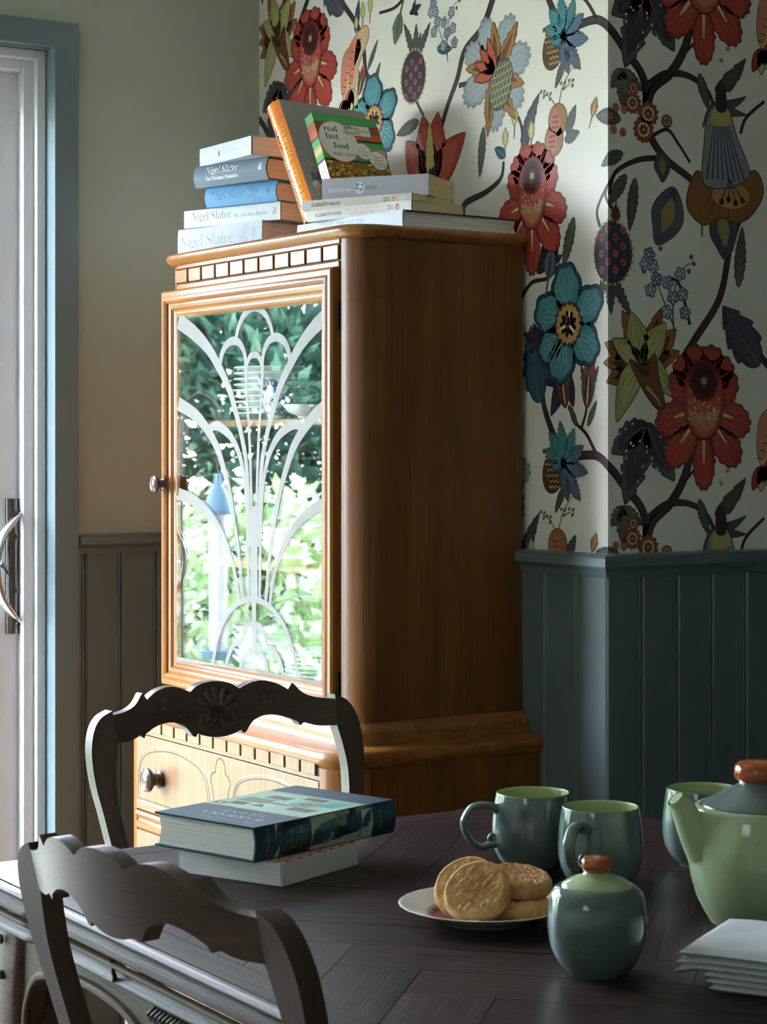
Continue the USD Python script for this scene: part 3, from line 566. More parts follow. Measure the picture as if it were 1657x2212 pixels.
def pomegranate(px, py, s, rot=0):
    P = Pen(px, py, s, rot, 1, 7)
    for x, y, r in ((0, 0.1, 0.20), (-0.08, -0.16, 0.20)):
        P(blob(x, y, r, r * 1.1, 0), S(176, 110, 50), 0, S(90, 50, 34), 0.012); P(blob(x - 0.05, y - 0.02, r * 0.6, r * 0.75, 0), S(206, 108, 80), 1)
        for k in range(9): P(Point(x - 0.10 + 0.05 * (k % 3), y - 0.09 + 0.07 * (k // 3)).buffer(0.018, 5), REDD, 1.6)
    for a, L_, x, y in ((60, 0.4, 0.2, -0.1), (15, 0.32, 0.16, -0.2)): P(affinity.translate(affinity.rotate(leafp(L_, 0.18, 5), a, origin=(0, 0)), x, y), SLATE, 1, NIGHT, 0.008)
    for pts in ([(0.02, 0.28), (0.12, 0.55), (0.36, 0.80)], [(-0.02, 0.28), (-0.20, 0.45), (-0.34, 0.50)], [(0.1, 0.5), (0.30, 0.56)]):
        P(stroke(pts, 0.022, 0.012), OLIVE, 0)
        for x, y in pts[1:]:
            for d in ((0.04, 0.03), (-0.04, 0.04), (0.03, -0.04)): P(blob(x + d[0], y + d[1], 0.032, 0.022, 0, rot=40), OLIVE, 0.5)
def ribbed_tulip(px, py, s):
    P = Pen(px, py, s, 0, 1, 8)
    for a, L_, b in ((60, 0.9, -0.35), (122, 0.85, 0.1), (100, 0.95, 0.0), (80, 0.95, 0.0)):
        q = affinity.translate(affinity.rotate(leafp(L_, 0.50, 0, b), a, origin=(0, 0)), 0, -0.45); P(q, REDF, 0, REDD, 0.012); P(affinity.scale(q, 0.8, 0.85, origin=(0, -0.3)), S(206, 90, 64), 1)
        for k in (-0.5, -0.2, 0.2, 0.5): t = np.linspace(0.1, 0.9, 6); P(affinity.translate(affinity.rotate(stroke(np.column_stack([t * L_, b * t * t * L_ + k * 0.22 * np.sin(np.pi * t)]), 0.012, 0.006, 3), a, origin=(0, 0)), 0, -0.45), S(134, 40, 36), 1.6)
    P(affinity.translate(affinity.rotate(leafp(0.80, 0.20, 6, 0, 0.3), 91, origin=(0, 0)), 0, -0.40), S(226, 204, 120), 3); P(blob(0.03, -0.30, 0.10, 0.14, 11, 0.3), NIGHT, 3.6)
def passion(px, py, s, rot=0):
    P = Pen(px, py, s, rot, 1, 8)
    for a in (60, 10, -40, -90, 110, 150, 200): d = np.array([math.cos(math.radians(a)), math.sin(math.radians(a))]); ruffle(P, *(d * 0.30), 0.26, 0.16, a, GREYB, 15, 0, 0.6, 0.25)
    for a, L_ in ((40, 0.55), (85, 0.48), (-65, 0.60), (-110, 0.62), (160, 0.5), (-30, 0.5)): P(affinity.rotate(leafp(L_, 0.20, 6, 0.15, 0.4), a, origin=(0, 0)), S(176, 122, 44), 2, S(110, 70, 30), 0.010); P(affinity.rotate(leafp(L_ * 0.8, 0.08, 0, 0.15), a, origin=(0, 0)), S(122, 76, 34), 2.8)
    for a in (110, 135, 160, 185): P(affinity.rotate(leafp(0.36, 0.14, 9, 0, 0.4), a, origin=(0, 0)), S(202, 78, 44), 3, S(70, 36, 34), 0.012)
    P(blob(0.10, -0.14, 0.17, 0.25, 0, rot=-25), S(86, 94, 104), 4, S(60, 62, 60), 0.012)
    for k in range(-3, 4): P(stroke([(0.10 + k * 0.05 - 0.10, -0.36), (0.10 + k * 0.05 + 0.08, 0.08)], 0.014).intersection(blob(0.10, -0.14, 0.17, 0.25, 0, rot=-25)), LIME, 4.6); P(stroke([(-0.06, -0.14 + k * 0.07), (0.28, -0.08 + k * 0.07)], 0.014).intersection(blob(0.10, -0.14, 0.17, 0.25, 0, rot=-25)), LIME, 4.6)
def orchid(px, py, s, rot=0):
    P = Pen(px, py, s, rot, 1, 7)
    P(Polygon(spline([(0.30, 0.52), (0.36, 0.36), (0.12, 0.05), (0.0, -0.30), (-0.14, -0.10), (-0.10, 0.30), (0.10, 0.46)], 6, True)), S(226, 186, 130), 0, S(150, 90, 60), 0.012); P(Polygon(spline([(0.10, 0.46), (-0.10, 0.30), (-0.14, -0.10), (-0.02, -0.16), (0.02, 0.20)], 6, True)), SALM, 1)
    for k in range(7): P(stroke([(0.18 - 0.04 * k, 0.36 - 0.09 * k), (0.10 - 0.04 * k, 0.38 - 0.09 * k)], 0.012), REDD, 2)
    for a, L_, c in ((-120, 0.32, REDF), (-95, 0.30, S(226, 186, 130)), (-60, 0.30, S(206, 200, 140))): P(affinity.translate(affinity.rotate(leafp(L_, 0.16), a, origin=(0, 0)), -0.06, -0.26), c, 1.5, S(120, 60, 50), 0.010)
def bud(px, py, s, rot=90, col=LIME, tip=CREAM):
    P = Pen(px, py, s, rot, 1, 6); P(leafp(1, 0.5), col, 0, OLIVE, 0.04); P(leafp(0.9, 0.18), tip, 1)
    for a in (28, -28): P(affinity.rotate(leafp(0.7, 0.2), a, origin=(0, 0)), tuple(np.array(col) * 0.75), 0.4)
    P(stroke([(0, 0), (-0.7, 0.05)], 0.12, 0.08), OLIVE, 0)
def rosebud(px, py, s, rot=80):
    P = Pen(px, py, s, rot, 1, 6); P(leafp(1, 0.34), REDF, 0, REDD, 0.02)
    for a, b in ((10, 0.15), (-10, -0.15), (0, 0)): P(affinity.rotate(leafp(0.78, 0.20, 6, b, 0.5), a, origin=(0, 0)), SLATE, 1, NIGHT, 0.01)
    P(leafp(0.6, 0.08), SALM, 2)
def lobed(px, py, s, rot=0, col=S(70, 66, 84), rim=S(96, 100, 92)):
    """big hanging oak-like leaf"""
    P = Pen(px, py, s, rot, 1, 4); q = []
    for a, L_, w_ in ((-112, 1.0, 0.42), (-150, 0.62, 0.36), (-60, 0.80, 0.38)):
        l = affinity.rotate(leafp(L_, w_, 5, 0.05, 0.30, 50).buffer(0.03).buffer(-0.015), a, origin=(0, 0)); P(l, rim, 0, NIGHT, 0.014); P(affinity.scale(l, 0.86, 0.86, origin=(0, 0)), col, 1)
        d = np.array([math.cos(math.radians(a)), math.sin(math.radians(a))]); P(stroke([d * 0.02, d * L_ * 0.85], 0.035, 0.008, 3), S(122, 74, 50), 2)
        for k in (0.3, 0.5, 0.7):
            for s_ in (1, -1): P(blob(*(d * L_ * k + np.array([-d[1], d[0]]) * s_ * w_ * 0.33), 0.022, 0.012, 0, rot=a), S(226, 224, 214), 2)
def dark_leaf(px, py, s, rot=0):
    P = Pen(px, py, s, rot, 1, 4); P(unary_union([leafp(1, 0.34), affinity.translate(affinity.rotate(leafp(0.55, 0.22), 48, origin=(0, 0)), 0.25, 0), affinity.translate(affinity.rotate(leafp(0.5, 0.22), -45, origin=(0, 0)), 0.3, 0)]), S(58, 48, 70), 0, NIGHT, 0.01); P(stroke([(0.02, 0), (0.9, 0)], 0.03, 0.01), S(92, 82, 100), 1)
def stem(pts, w0, w1, col=AUB, base=0):
    q = [uz(*p) for p in pts]; s = stroke(q, w0, w1, 8); ITEMS.append((s.buffer(0.0012), tuple(np.array(col) * 0.6), base)); ITEMS.append((s, col, base + 0.5)); d = np.array(q); ITEMS.append((stroke(d + [w0 * 0.18, w0 * 0.1], w0 * 0.25, w1 * 0.25, 8), tuple(np.array(col) * 1.5), base + 1))
for pts, w0, w1 in (([(1578, 500), (1572, 560), (1552, 650), (1500, 735), (1472, 790), (1478, 860), (1490, 950), (1482, 1020), (1450, 1085), (1408, 1130), (1392, 1200)], 0.010, 0.015), ([(1248, 985), (1290, 985), (1322, 1015), (1352, 1055), (1384, 1095), (1396, 1140), (1392, 1200)], 0.012, 0.013), ([(1404, 1118), (1440, 1090), (1488, 1088), (1526, 1112), (1545, 1150)], 0.012, 0.004),
                    ([(1396, 200), (1398, 250), (1408, 300), (1440, 345), (1490, 385), (1520, 420)], 0.013, 0.009), ([(1432, 342), (1380, 345), (1330, 372), (1316, 420)], 0.008, 0.003), ([(1640, 420), (1600, 470), (1578, 540)], 0.010, 0.008), ([(1066, -6), (1042, 60), (1004, 110), (988, 170), (966, 232), (950, 290)], 0.014, 0.008), ([(992, 185), (1030, 172), (1052, 150)], 0.007, 0.004),
                    ([(742, 10), (774, 60), (786, 110), (792, 160), (818, 200), (836, 245), (828, 300)], 0.010, 0.010), ([(1000, 470), (1005, 440), (1050, 415), (1082, 385), (1088, 350)], 0.012, 0.004), ([(1128, 330), (1126, 270), (1100, 225), (1070, 200)], 0.005, 0.003), ([(1136, 745), (1166, 800), (1176, 880), (1200, 950)], 0.006, 0.012), ([(1290, 985), (1268, 940), (1246, 915), (1228, 880)], 0.005, 0.002), ([(1256, 925), (1266, 890), (1268, 855)], 0.004, 0.002),
                    ([(1128, 640), (1150, 610), (1185, 600), (1210, 570)], 0.006, 0.003), ([(1330, 460), (1308, 420), (1330, 372)], 0.004, 0.002), ([(1300, 500), (1290, 455), (1312, 400)], 0.004, 0.003), ([(1400, 300), (1440, 280), (1465, 310), (1490, 350)], 0.004, 0.002), ([(915, 250), (898, 215), (892, 190)], 0.004, 0.003), ([(870, 0), (850, 18), (820, 28)], 0.005, 0.003), ([(1452, 1078), (1500, 1015), (1540, 985)], 0.003, 0.0015), ([(1490, 700), (1470, 620), (1450, 600)], 0.004, 0.002), ([(1600, 1195), (1612, 1160), (1650, 1120)], 0.004, 0.003)):
    stem(pts, w0, w1)
for a in ((1345, 330, 205, .05, .022), (1372, 385, 262, .085, .022), (1352, 378, 235, .06, .022), (1340, 258, 172, .055, .028), (1240, 470, 250, .085, .026), (1045, 275, 262, .085, .022), (905, 262, 192, .075, .026), (900, 150, 78, .065, .016), (900, 150, 165, .045, .02), (1510, 1080, 290, .06, .02), (1220, 1050, 240, .05, .016), (1595, 620, 85, .10, .026), (795, 150, 55, .06, .012), (806, 190, 60, .05, .012), (1246, 920, 120, .04, .012), (1270, 920, 60, .045, .012), (1390, 590, 80, .03, .012), (1190, 260, 20, .04, .016)): leaf_at(*a)
leaf_at(768, 70, 78, 0.06, 0.018, TEALD, TEAL); leaf_at(945, 105, -10, 0.045, 0.020, TEALD, TEAL); leaf_at(1092, 338, 150, 0.035, 0.020, TEALD, TEAL); leaf_at(1165, 870, 100, 0.13, 0.075, TEALD, OCHRE, 5); leaf_at(1545, 1112, 25, 0.085, 0.030, S(92, 80, 70), OLIVE, 3, 0.3); leaf_at(1130, 330, 78, 0.10, 0.030, S(76, 72, 92), OLIVE, 6, -0.25); leaf_at(1640, 790, 130, 0.125, 0.075, S(74, 70, 88), OCHRE, 4)
lobed(1396, 918, 0.130); lobed(1345, 1095, 0.060, 20, S(104, 112, 96)); dark_leaf(1160, 590, 0.075, 35); dark_leaf(1190, 590, 0.055, 70); dark_leaf(1180, 740, 0.065, 165); dark_leaf(1235, 770, 0.110, 240); dark_leaf(828, 290, 0.075, 250); dark_leaf(1178, 500, 0.050, 285); dark_leaf(885, 30, 0.040, 15)
crimson(1520, 880, 0.205); trumpet(1388, 790, 0.190, 0); crimson(1150, 432, 0.190); pansy(1228, 700, 0.180, 0); thistle(1217, 1000, 0.150); dotted_pod(1318, 545, 0.135); dotted_pod(895, 165, 0.130, 175); bellflower(1555, 340, 0.170); drop_pod(1440, 468, 0.100, -18); drop_pod(1562, 500, 0.090, 12, S(92, 84, 104)); drop_pod(1430, 360, 0.050, 10, S(96, 90, 104))
spray(1440, 625, 0.130); spray(958, 60, 0.115); passion(1070, 155, 0.175, 0); ribbed_tulip(930, 335, 0.150); orchid(765, 150, 0.145); pomegranate(1205, 275, 0.120); pansy(808, 262, 0.160, 0); orchid(1655, 960, 0.140)
for q in ((1366, 222, .030), (1400, 246, .036), (1390, 280, .036), (1368, 190, .020), (1440, 262, .020)): star(*q)
for q in ((1330, 232), (1348, 236), (1318, 250), (1325, 280), (1345, 285)): star(*q, 0.012, S(206, 84, 66))
rosebud(1222, 880, 0.085, 100); rosebud(1268, 880, 0.090, 84); rosebud(775, 205, 0.06, 70)
for q in ((1112, 270, .034), (1092, 315, .030), (1148, 300, .030), (784, 40, .030), (770, 62, .024), (800, 26, .03)): bud(*q)
bud(865, 30, 0.055, 250, S(108, 130, 84), S(84, 96, 130)); bud(1185, 600, 0.050, 80, S(96, 112, 128), TEALD); bud(1330, 445, 0.030, 270, S(120, 70, 56), REDD); bud(1516, 470, 0.045, 95, OCHRE, S(206, 130, 70)); bud(1280, 250, 0.03, 70, OCHRE, GOLD)
for k in range(7): Pen(1530 + 14 * (k % 4), 990 + 9 * k - 20 * (k % 3), 0.008, 0, 1, 6)(Point(0, 0).buffer(0.5), GOLD, 0)
wall_fn = {-1: lambda a, b, d: (XW - d, YC - a, b), 1: lambda a, b, d: (XW + a, YC - d, b)}
face = {-1: sbox(-(YS - YC), 1.0835, 0, 2.499), 1: sbox(0, 1.0835, 0.615, 2.499)}
mute = lambda c: np.clip(0.86 * np.asarray(c) + 0.14 * (np.asarray(c) @ [0.3, 0.6, 0.1]), 0, 1) * 0.93
for sgn in (-1, 1):
    P = Print(); x0, y0, x1, y1 = face[sgn].bounds
    for poly, col, l in ITEMS:
        a0_, b0_, a1_, b1_ = poly.bounds
        for i in range(-2, 4):
            for j in range(-2, 4):
                if a1_ + i * TW < x0 or a0_ + i * TW > x1 or b1_ + j * THT < y0 or b0_ + j * THT > y1: continue
                q = affinity.translate(poly, i * TW, j * THT)
                if a0_ + i * TW < x0 or a1_ + i * TW > x1 or b0_ + j * THT < y0 or b1_ + j * THT > y1: q = q.intersection(face[sgn])
                if not q.is_empty: P.add(q, mute(col), l)
    P.put(wall_back, 'wallpaper_print', wall_fn[sgn], 'paper_print', step=4e-5, base=8e-5)
# ---------------------------------------------------------------- the china cabinet
CF, CY, CB = 1.7035, 3.097, 2.030         # plane of the upper front, centre line, back
UH, UR = 0.333, 0.043                     # half width and corner radius of the upper part
BF, BH, BR = 1.640, 0.386, 0.057          # front plane, half width, corner radius of the base
cab = thing('china_cabinet', 'honey-brown wooden china cabinet with an etched glass door, books piled on top', 'cabinet', M4((1.85, CY, 0)))
def cp(name, mesh, mat, **k): return part(cab, name, mesh, mat, world=True, **k)
def plan(xf, h, r, o=0.0, back=CB, n=9):
    """outline in plan, clockwise from the back on the camera's side: side, rounded corner, front, rounded corner, side"""
    a = np.linspace(0, np.pi / 2, n)
    x0, y0, y1, r = xf - o, CY - h - o, CY + h + o, r + o
    pts = [(back, y0)] + [(x0 + r - r * math.sin(t), y0 + r - r * math.cos(t)) for t in a] + [(x0 + r - r * math.cos(t), y1 - r + r * math.sin(t)) for t in a] + [(back, y1)]
    return np.array(pts)
def stack(xf, h, r, prof):
    rings = [np.column_stack([plan(xf, h, r, o), np.full(20, z)]) for o, z in prof]
    v, f = loft(rings, False, False); n = len(rings[0]); out = [f]
    for k, flip in ((0, 1), (len(rings) - 1, 0)):
        t = np.array([[0, i, i + 1] for i in range(1, n - 1)]) + k * n
        out.append(t[:, ::-1] if flip else t)
    t = trimesh.Trimesh(v, np.vstack(out), process=False); t.fix_normals(); return np.array(t.vertices), np.array(t.faces)
# upper carcass
def side(s):
    """side panel with the rounded front corner, s = -1 the side towards the camera"""
    o = plan(CF, UH, UR)[:11] if s < 0 else plan(CF, UH, UR)[::-1][:11]
    o = o[:10]; inner = np.array([(CB, CY + s * (UH - 0.018)), (CF + UR + 0.01, CY + s * (UH - 0.018)), (CF + 0.016, CY + s * (UH - UR))])
    return slab(Polygon(np.vstack([o, inner[::-1]])).buffer(0), 0.775, 0.812)
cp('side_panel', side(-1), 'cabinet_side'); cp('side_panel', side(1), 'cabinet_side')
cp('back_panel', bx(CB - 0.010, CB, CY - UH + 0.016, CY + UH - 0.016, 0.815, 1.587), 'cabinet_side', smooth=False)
cp('bottom_board', bx(CF + 0.012, CB - 0.01, CY - UH + 0.018, CY + UH - 0.018, 0.812, 0.830), 'cabinet_wood_y', smooth=False)
cp('cornice', stack(CF, UH, UR, [(-0.004, 1.586), (0.006, 1.586), (0.010, 1.590), (0.013, 1.592), (0.016, 1.596), (0.016, 1.601), (0.013, 1.605), (0.006, 1.607), (-0.02, 1.607)]), 'cabinet_wood_y', smooth=50)
fy0, fy1 = CY - UH + UR + 0.002, CY + UH - UR - 0.002
cp('frieze', bx(CF + 0.003, CF + 0.018, fy0, fy1, 1.541, 1.587, 0.0), 'groove_dark', smooth=False)
cp('frieze_moulding', join(bx(CF - 0.003, CF + 0.006, fy0, fy1, 1.541, 1.551, 0.0015), bx(CF - 0.002, CF + 0.006, fy0, fy1, 1.579, 1.587, 0.001)), 'cabinet_wood_y', smooth=False)
for k in range(11):
    y1 = 3.391 - 0.0532 * k
    cp('dentil', bx(CF - 0.003, CF + 0.004, y1 - 0.0468, y1, 1.5535, 1.577, 0.0012), 'cabinet_wood_y', smooth=False)
# door: four mitred members with a stepped moulding, glass, frosted lines, hinges, knob
D0, D1, DZ0, DZ1_ = CY - 0.281, CY + 0.331, 0.814, 1.540
DW = 0.050; DP = [(0, 0.020), (0, -0.010), (0.003, -0.014), (0.011, -0.014), (0.014, -0.016), (0.018, -0.017), (0.022, -0.014), (0.024, -0.010), (0.028, -0.011), (0.033, -0.010), (0.037, -0.005), (0.040, -0.004), (0.043, -0.005), (0.047, -0.003), (0.050, 0.001), (0.050, 0.020)]
# each member: profile (inward distance w, depth x) swept between its two mitres
def member(a, b, inn):
    a, b, inn = np.array(a, float), np.array(b, float), np.array(inn, float); u = (b - a) / np.linalg.norm(b - a)
    rings = []
    for e, s in ((a, 1), (b, -1)):
        rings.append(np.array([[CF + x, *(e + inn * w_ + u * s * w_)] for w_, x in DP]))
    return loft_poly(rings, np.array(DP), False, True)
for nm, a, b, inn, mt in (('door_stile', (D1, DZ0), (D1, DZ1_), (-1, 0), 'cabinet_wood'), ('door_stile', (D0, DZ1_), (D0, DZ0), (1, 0), 'cabinet_wood'), ('door_rail', (D1, DZ1_), (D0, DZ1_), (0, -1), 'cabinet_wood_y'), ('door_rail', (D0, DZ0), (D1, DZ0), (0, 1), 'cabinet_wood_y')):
    cp(nm, member(a, b, inn), mt, smooth=25)
GX = CF + 0.006; g0, g1, gz0, gz1 = D0 + DW - 0.004, D1 - DW + 0.004, DZ0 + DW - 0.004, DZ1_ - DW + 0.004
gt = math.radians(-2.2)                     # the old pane sits a little askew in its rebate
GC = (D0 + D1) / 2
def gpt(y, z, d=0.0):
    return np.array([GX + (y - GC) * math.sin(gt) - d, y, z])
gm = np.array([gpt(y, z) for y, z in ((g0, gz0), (g1, gz0), (g1, gz1), (g0, gz1))])
gb = gm + [0.003, 0, 0]
pane = cp('door_glass', join((np.vstack([gm, gb]), np.array([[0, 1, 2], [0, 2, 3], [4, 6, 5], [4, 7, 6], [0, 4, 5], [0, 5, 1], [1, 5, 6], [1, 6, 2], [2, 6, 7], [2, 7, 3], [3, 7, 4], [3, 4, 0]]))), 'cabinet_glass', smooth=False)
# frosted line pattern: half of it in (distance from the middle, height), mirrored
def ribbon(pts, n=10):
    """closed outline of a tapering line through (u, z, width)"""
    p = spline(pts, n); d = np.gradient(p[:, :2], axis=0); d /= np.linalg.norm(d, axis=1, keepdims=True); q = np.column_stack([-d[:, 1], d[:, 0]]) * p[:, 2:3] / 2
    return Polygon(np.vstack([p[:, :2] + q, (p[:, :2] - q)[::-1]])).buffer(0)
ET = [[(0.268, 1.484, 0.030), (0.208, 1.458, 0.027), (0.156, 1.427, 0.022), (0.120, 1.394, 0.019), (0.085, 1.355, 0.016), (0.057, 1.305, 0.014), (0.040, 1.268, 0.013), (0.028, 1.232, 0.012), (0.020, 1.180, 0.010), (0.013, 1.081, 0.008)],
      [(0.268, 1.332, 0.025), (0.208, 1.312, 0.023), (0.164, 1.286, 0.020), (0.127, 1.252, 0.017), (0.106, 1.218, 0.015), (0.085, 1.178, 0.013), (0.068, 1.126, 0.011), (0.050, 1.060, 0.010), (0.039, 0.990, 0.009)],
      [(0.158, 1.282, 0.014), (0.140, 1.290, 0.016), (0.116, 1.288, 0.017), (0.078, 1.270, 0.015), (0.050, 1.240, 0.012), (0.033, 1.200, 0.010), (0.025, 1.150, 0.009), (0.020, 1.060, 0.008), (0.018, 0.990, 0.008)],
      [(0.268, 1.167, 0.022), (0.208, 1.156, 0.020), (0.149, 1.130, 0.016), (0.106, 1.096, 0.013), (0.071, 1.046, 0.010), (0.057, 1.007, 0.009), (0.052, 0.985, 0.009)],
      [(0.000, 1.494, 0.014), (0.018, 1.490, 0.013), (0.038, 1.479, 0.012), (0.054, 1.460, 0.010), (0.063, 1.438, 0.008)],
      [(0.117, 1.395, 0.010), (0.112, 1.414, 0.012), (0.096, 1.432, 0.014), (0.071, 1.439, 0.015), (0.046, 1.432, 0.013), (0.030, 1.410, 0.010), (0.028, 1.383, 0.009), (0.025, 1.344, 0.008), (0.017, 1.285, 0.008), (0.011, 1.206, 0.008), (0.008, 1.127, 0.007), (0.008, 0.990, 0.007)],
      [(0.000, 1.412, 0.012), (0.012, 1.410, 0.011), (0.022, 1.400, 0.009), (0.027, 1.385, 0.007)],
      [(0.000, 0.990, 0.011), (0.022, 0.988, 0.011), (0.060, 0.977, 0.010), (0.099, 0.950, 0.010), (0.126, 0.912, 0.009), (0.140, 0.875, 0.009), (0.145, 0.855, 0.009)],
      [(0.000, 0.948, 0.010), (0.020, 0.945, 0.010), (0.033, 0.934, 0.009), (0.042, 0.914, 0.008)], [(0.042, 0.913, 0.009), (0.064, 0.908, 0.010), (0.084, 0.890, 0.010), (0.096, 0.865, 0.010), (0.098, 0.855, 0.010)],
      [(0.000, 0.901, 0.012), (0.020, 0.898, 0.012), (0.037, 0.885, 0.011), (0.046, 0.866, 0.010), (0.048, 0.855, 0.010)]]
EC = 3.1065
sh = []
for pts in ET:
    r = ribbon(pts); sh += [r, affinity.scale(r, -1, 1, origin=(0, 0))]
sh.append(sbox(-0.007, 0.900, 0.007, 1.150))
bord = sbox(-0.3, 0.8, 0.3, 1.6).difference(sbox(-0.3, 0.868, 0.3, 1.492))
sh = unary_union(sh + [bord]).intersection(sbox(g0 - EC + 0.001, gz0 + 0.001, g1 - EC - 0.001, gz1 - 0.001)).simplify(0.0004)
ev, ef = slab(sh, 0.0005)
ev2 = np.array([gpt(EC + a, b, 0.0002 + c) for a, b, c in ev])
part(pane, 'frosted_lines', clean((ev2, ef)), 'frosted', world=True, smooth=False, label='frosted fan-shaped lines on the glass')
for z in (1.463, 0.868):
    cp('hinge', bx(CF - 0.004, CF + 0.006, D0 - 0.0042, D0 - 0.0012, z - 0.024, z + 0.024, 0.0008), 'iron')
KN = [(0, 0), (0.011, 0), (0.012, 0.003), (0.0085, 0.006), (0.008, 0.011), (0.013, 0.014), (0.0155, 0.017), (0.0150, 0.0205), (0.0125, 0.0225), (0.0110, 0.0215), (0.0090, 0.0230), (0.0070, 0.0222), (0.0045, 0.0235), (0, 0.0240)]
cp('knob', swap(lathe(np.array(KN) * 1.02, 36), (0, 0, 1), (0, 1, 0), (-1, 0, 0), (CF - 0.015, D1 - 0.014, 1.185)), 'knob_wood')
# shelves inside
for z in (1.302, 1.050):
    cp('shelf', bx(CF + 0.045, CB - 0.012, CY - UH + 0.019, CY + UH - 0.019, z - 0.014, z, 0.002), 'cabinet_wood_y', smooth=False)
# waist, base, plinth moulding, feet
cp('waist_moulding', stack(CF, UH, UR, [(0.0, 0.775), (0.020, 0.775), (0.020, 0.782), (0.016, 0.790), (0.017, 0.796), (0.014, 0.803), (0.006, 0.808), (0.004, 0.813), (-0.004, 0.814)]), 'cabinet_wood_y', smooth=40)
cp('base_top', stack(BF, BH, BR, [(-0.006, 0.747), (-0.004, 0.752), (0.004, 0.757), (0.007, 0.763), (0.006, 0.770), (0.002, 0.775), (-0.008, 0.778), (-0.030, 0.779)]), 'cabinet_wood_y', smooth=40)
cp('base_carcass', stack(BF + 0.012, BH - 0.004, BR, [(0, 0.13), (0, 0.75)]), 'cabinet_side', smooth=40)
fy0, fy1 = CY - BH + BR + 0.001, CY + BH - BR - 0.001
def corner(s):
    o = plan(BF, BH, BR)[:10] if s < 0 else plan(BF, BH, BR)[::-1][:10]
    o = o.copy(); o[0, 0] = BF + BR + 0.002
    inner = np.array([(BF + BR, CY + s * (BH - 0.004)), (BF + 0.014, CY + s * (BH - BR))])
    return slab(Polygon(np.vstack([o, inner[::-1]])).buffer(0), 0.62, 0.129)
cp('corner_post', corner(-1), 'cabinet_wood'); cp('corner_post', corner(1), 'cabinet_wood')
cp('base_frieze', bx(BF + 0.003, BF + 0.013, fy0, fy1, 0.728, 0.749), 'groove_dark', smooth=False)
for k in range(13):
    y1 = fy1 - 0.006 - 0.0538 * k * (fy1 - fy0 - 0.012) / (13 * 0.0538)
    cp('dentil', bx(BF - 0.001, BF + 0.004, y1 - 0.0438, y1, 0.7355, 0.7585, 0.001), 'drawer_wood', smooth=False)
cp('frieze_board', bx(BF + 0.001, BF + 0.004, fy0, fy1, 0.729, 0.7355), 'drawer_wood', smooth=False)
def bead(pts, r=0.0026, x=BF):
    return tube(np.column_stack([np.full(len(pts), x - 0.0004), np.array(pts)[:, 0], np.array(pts)[:, 1]]), (r * 0.8, r), 8, flat=(1, 0, 0))
def drawer(z0, z1, knob=True):
    d = cp('drawer', bx(BF - 0.001, BF + 0.012, fy0, fy1, z0, z1, 0.001), 'drawer_wood', smooth=False)
    H = z1 - z0; lines = []
    for cy in (CY + 0.182, CY - 0.182):
        for k, rr in ((0, 0.0021), (1, 0.0012)):
            e = 0.006 * k; hw = 0.143 - e; zb = z0 + 0.014 + e; zt = z1 - 0.012 - e
            arch = spline([(cy + hw, zb), (cy + hw * 0.97, zb + (zt - zb) * 0.50), (cy + hw * 0.74, zb + (zt - zb) * 0.85), (cy, zt), (cy - hw * 0.74, zb + (zt - zb) * 0.85), (cy - hw * 0.97, zb + (zt - zb) * 0.50), (cy - hw, zb)], 8)
            lines.append(bead(np.vstack([arch, arch[:1]]), rr))
    lo = spline([(0.012, z0 + 0.012), (0.030, z0 + H * 0.60)], 3).tolist() + spline([(0.036, z0 + H * 0.66), (0.030, z0 + H * 0.75), (0.018, z0 + H * 0.78)], 4).tolist() + spline([(0.018, z0 + H * 0.80), (0.012, z0 + H * 0.93), (0, z0 + H * 0.97)], 4).tolist()
    lo = np.array(lo); lines.append(bead(np.vstack([lo * [1, 1] + [CY, 0], (lo * [-1, 1] + [CY, 0])[::-1]]), 0.0013))
    for m, mt in ((lines[0], 'drawer_wood'), (lines[2], 'drawer_wood'), (join(lines[1], lines[3]), 'groove_dark'), (lines[4], 'groove_dark')):
        part(d, 'inlaid_line', m, mt, world=True)
    for cy in (CY + 0.190, CY - 0.190):
        part(d, 'knob', swap(lathe(np.array(KN) * 1.42, 40), (0, 0, 1), (0, 1, 0), (-1, 0, 0), (BF - 0.001, cy + 0.04 * (1 if cy > CY else -1), (z0 + z1) / 2 - 0.002)), 'knob_wood', world=True)
drawer(0.590, 0.727); drawer(0.405, 0.552); drawer(0.225, 0.372)
for z in (0.571, 0.388, 0.208):
    cp('drawer_moulding', mould([(BF + 0.006, fy1), (BF + 0.006, fy0)], [(-0.004, z - 0.018), (0.004, z - 0.018), (0.009, z - 0.013), (0.009, z - 0.006), (0.005, z - 0.003), (0.004, z + 0.001), (0.009, z + 0.005), (0.011, z + 0.011), (0.008, z + 0.016), (-0.004, z + 0.018)][::-1]), 'cabinet_wood_y', smooth=40)
cp('plinth', stack(BF + 0.004, BH - 0.002, BR, [(0, 0.12), (0.006, 0.12), (0.008, 0.15), (0.002, 0.175), (0.0, 0.190)]), 'cabinet_wood_y', smooth=40)
for sx in (BF + 0.05, CB - 0.06):
    for sy in (-1, 1):
        cp('foot', mv(lathe([(0, 0), (0.022, 0), (0.026, 0.02), (0.034, 0.07), (0.036, 0.12), (0, 0.121)], 20), sx, CY + sy * (BH - 0.06), 0), 'cabinet_wood')
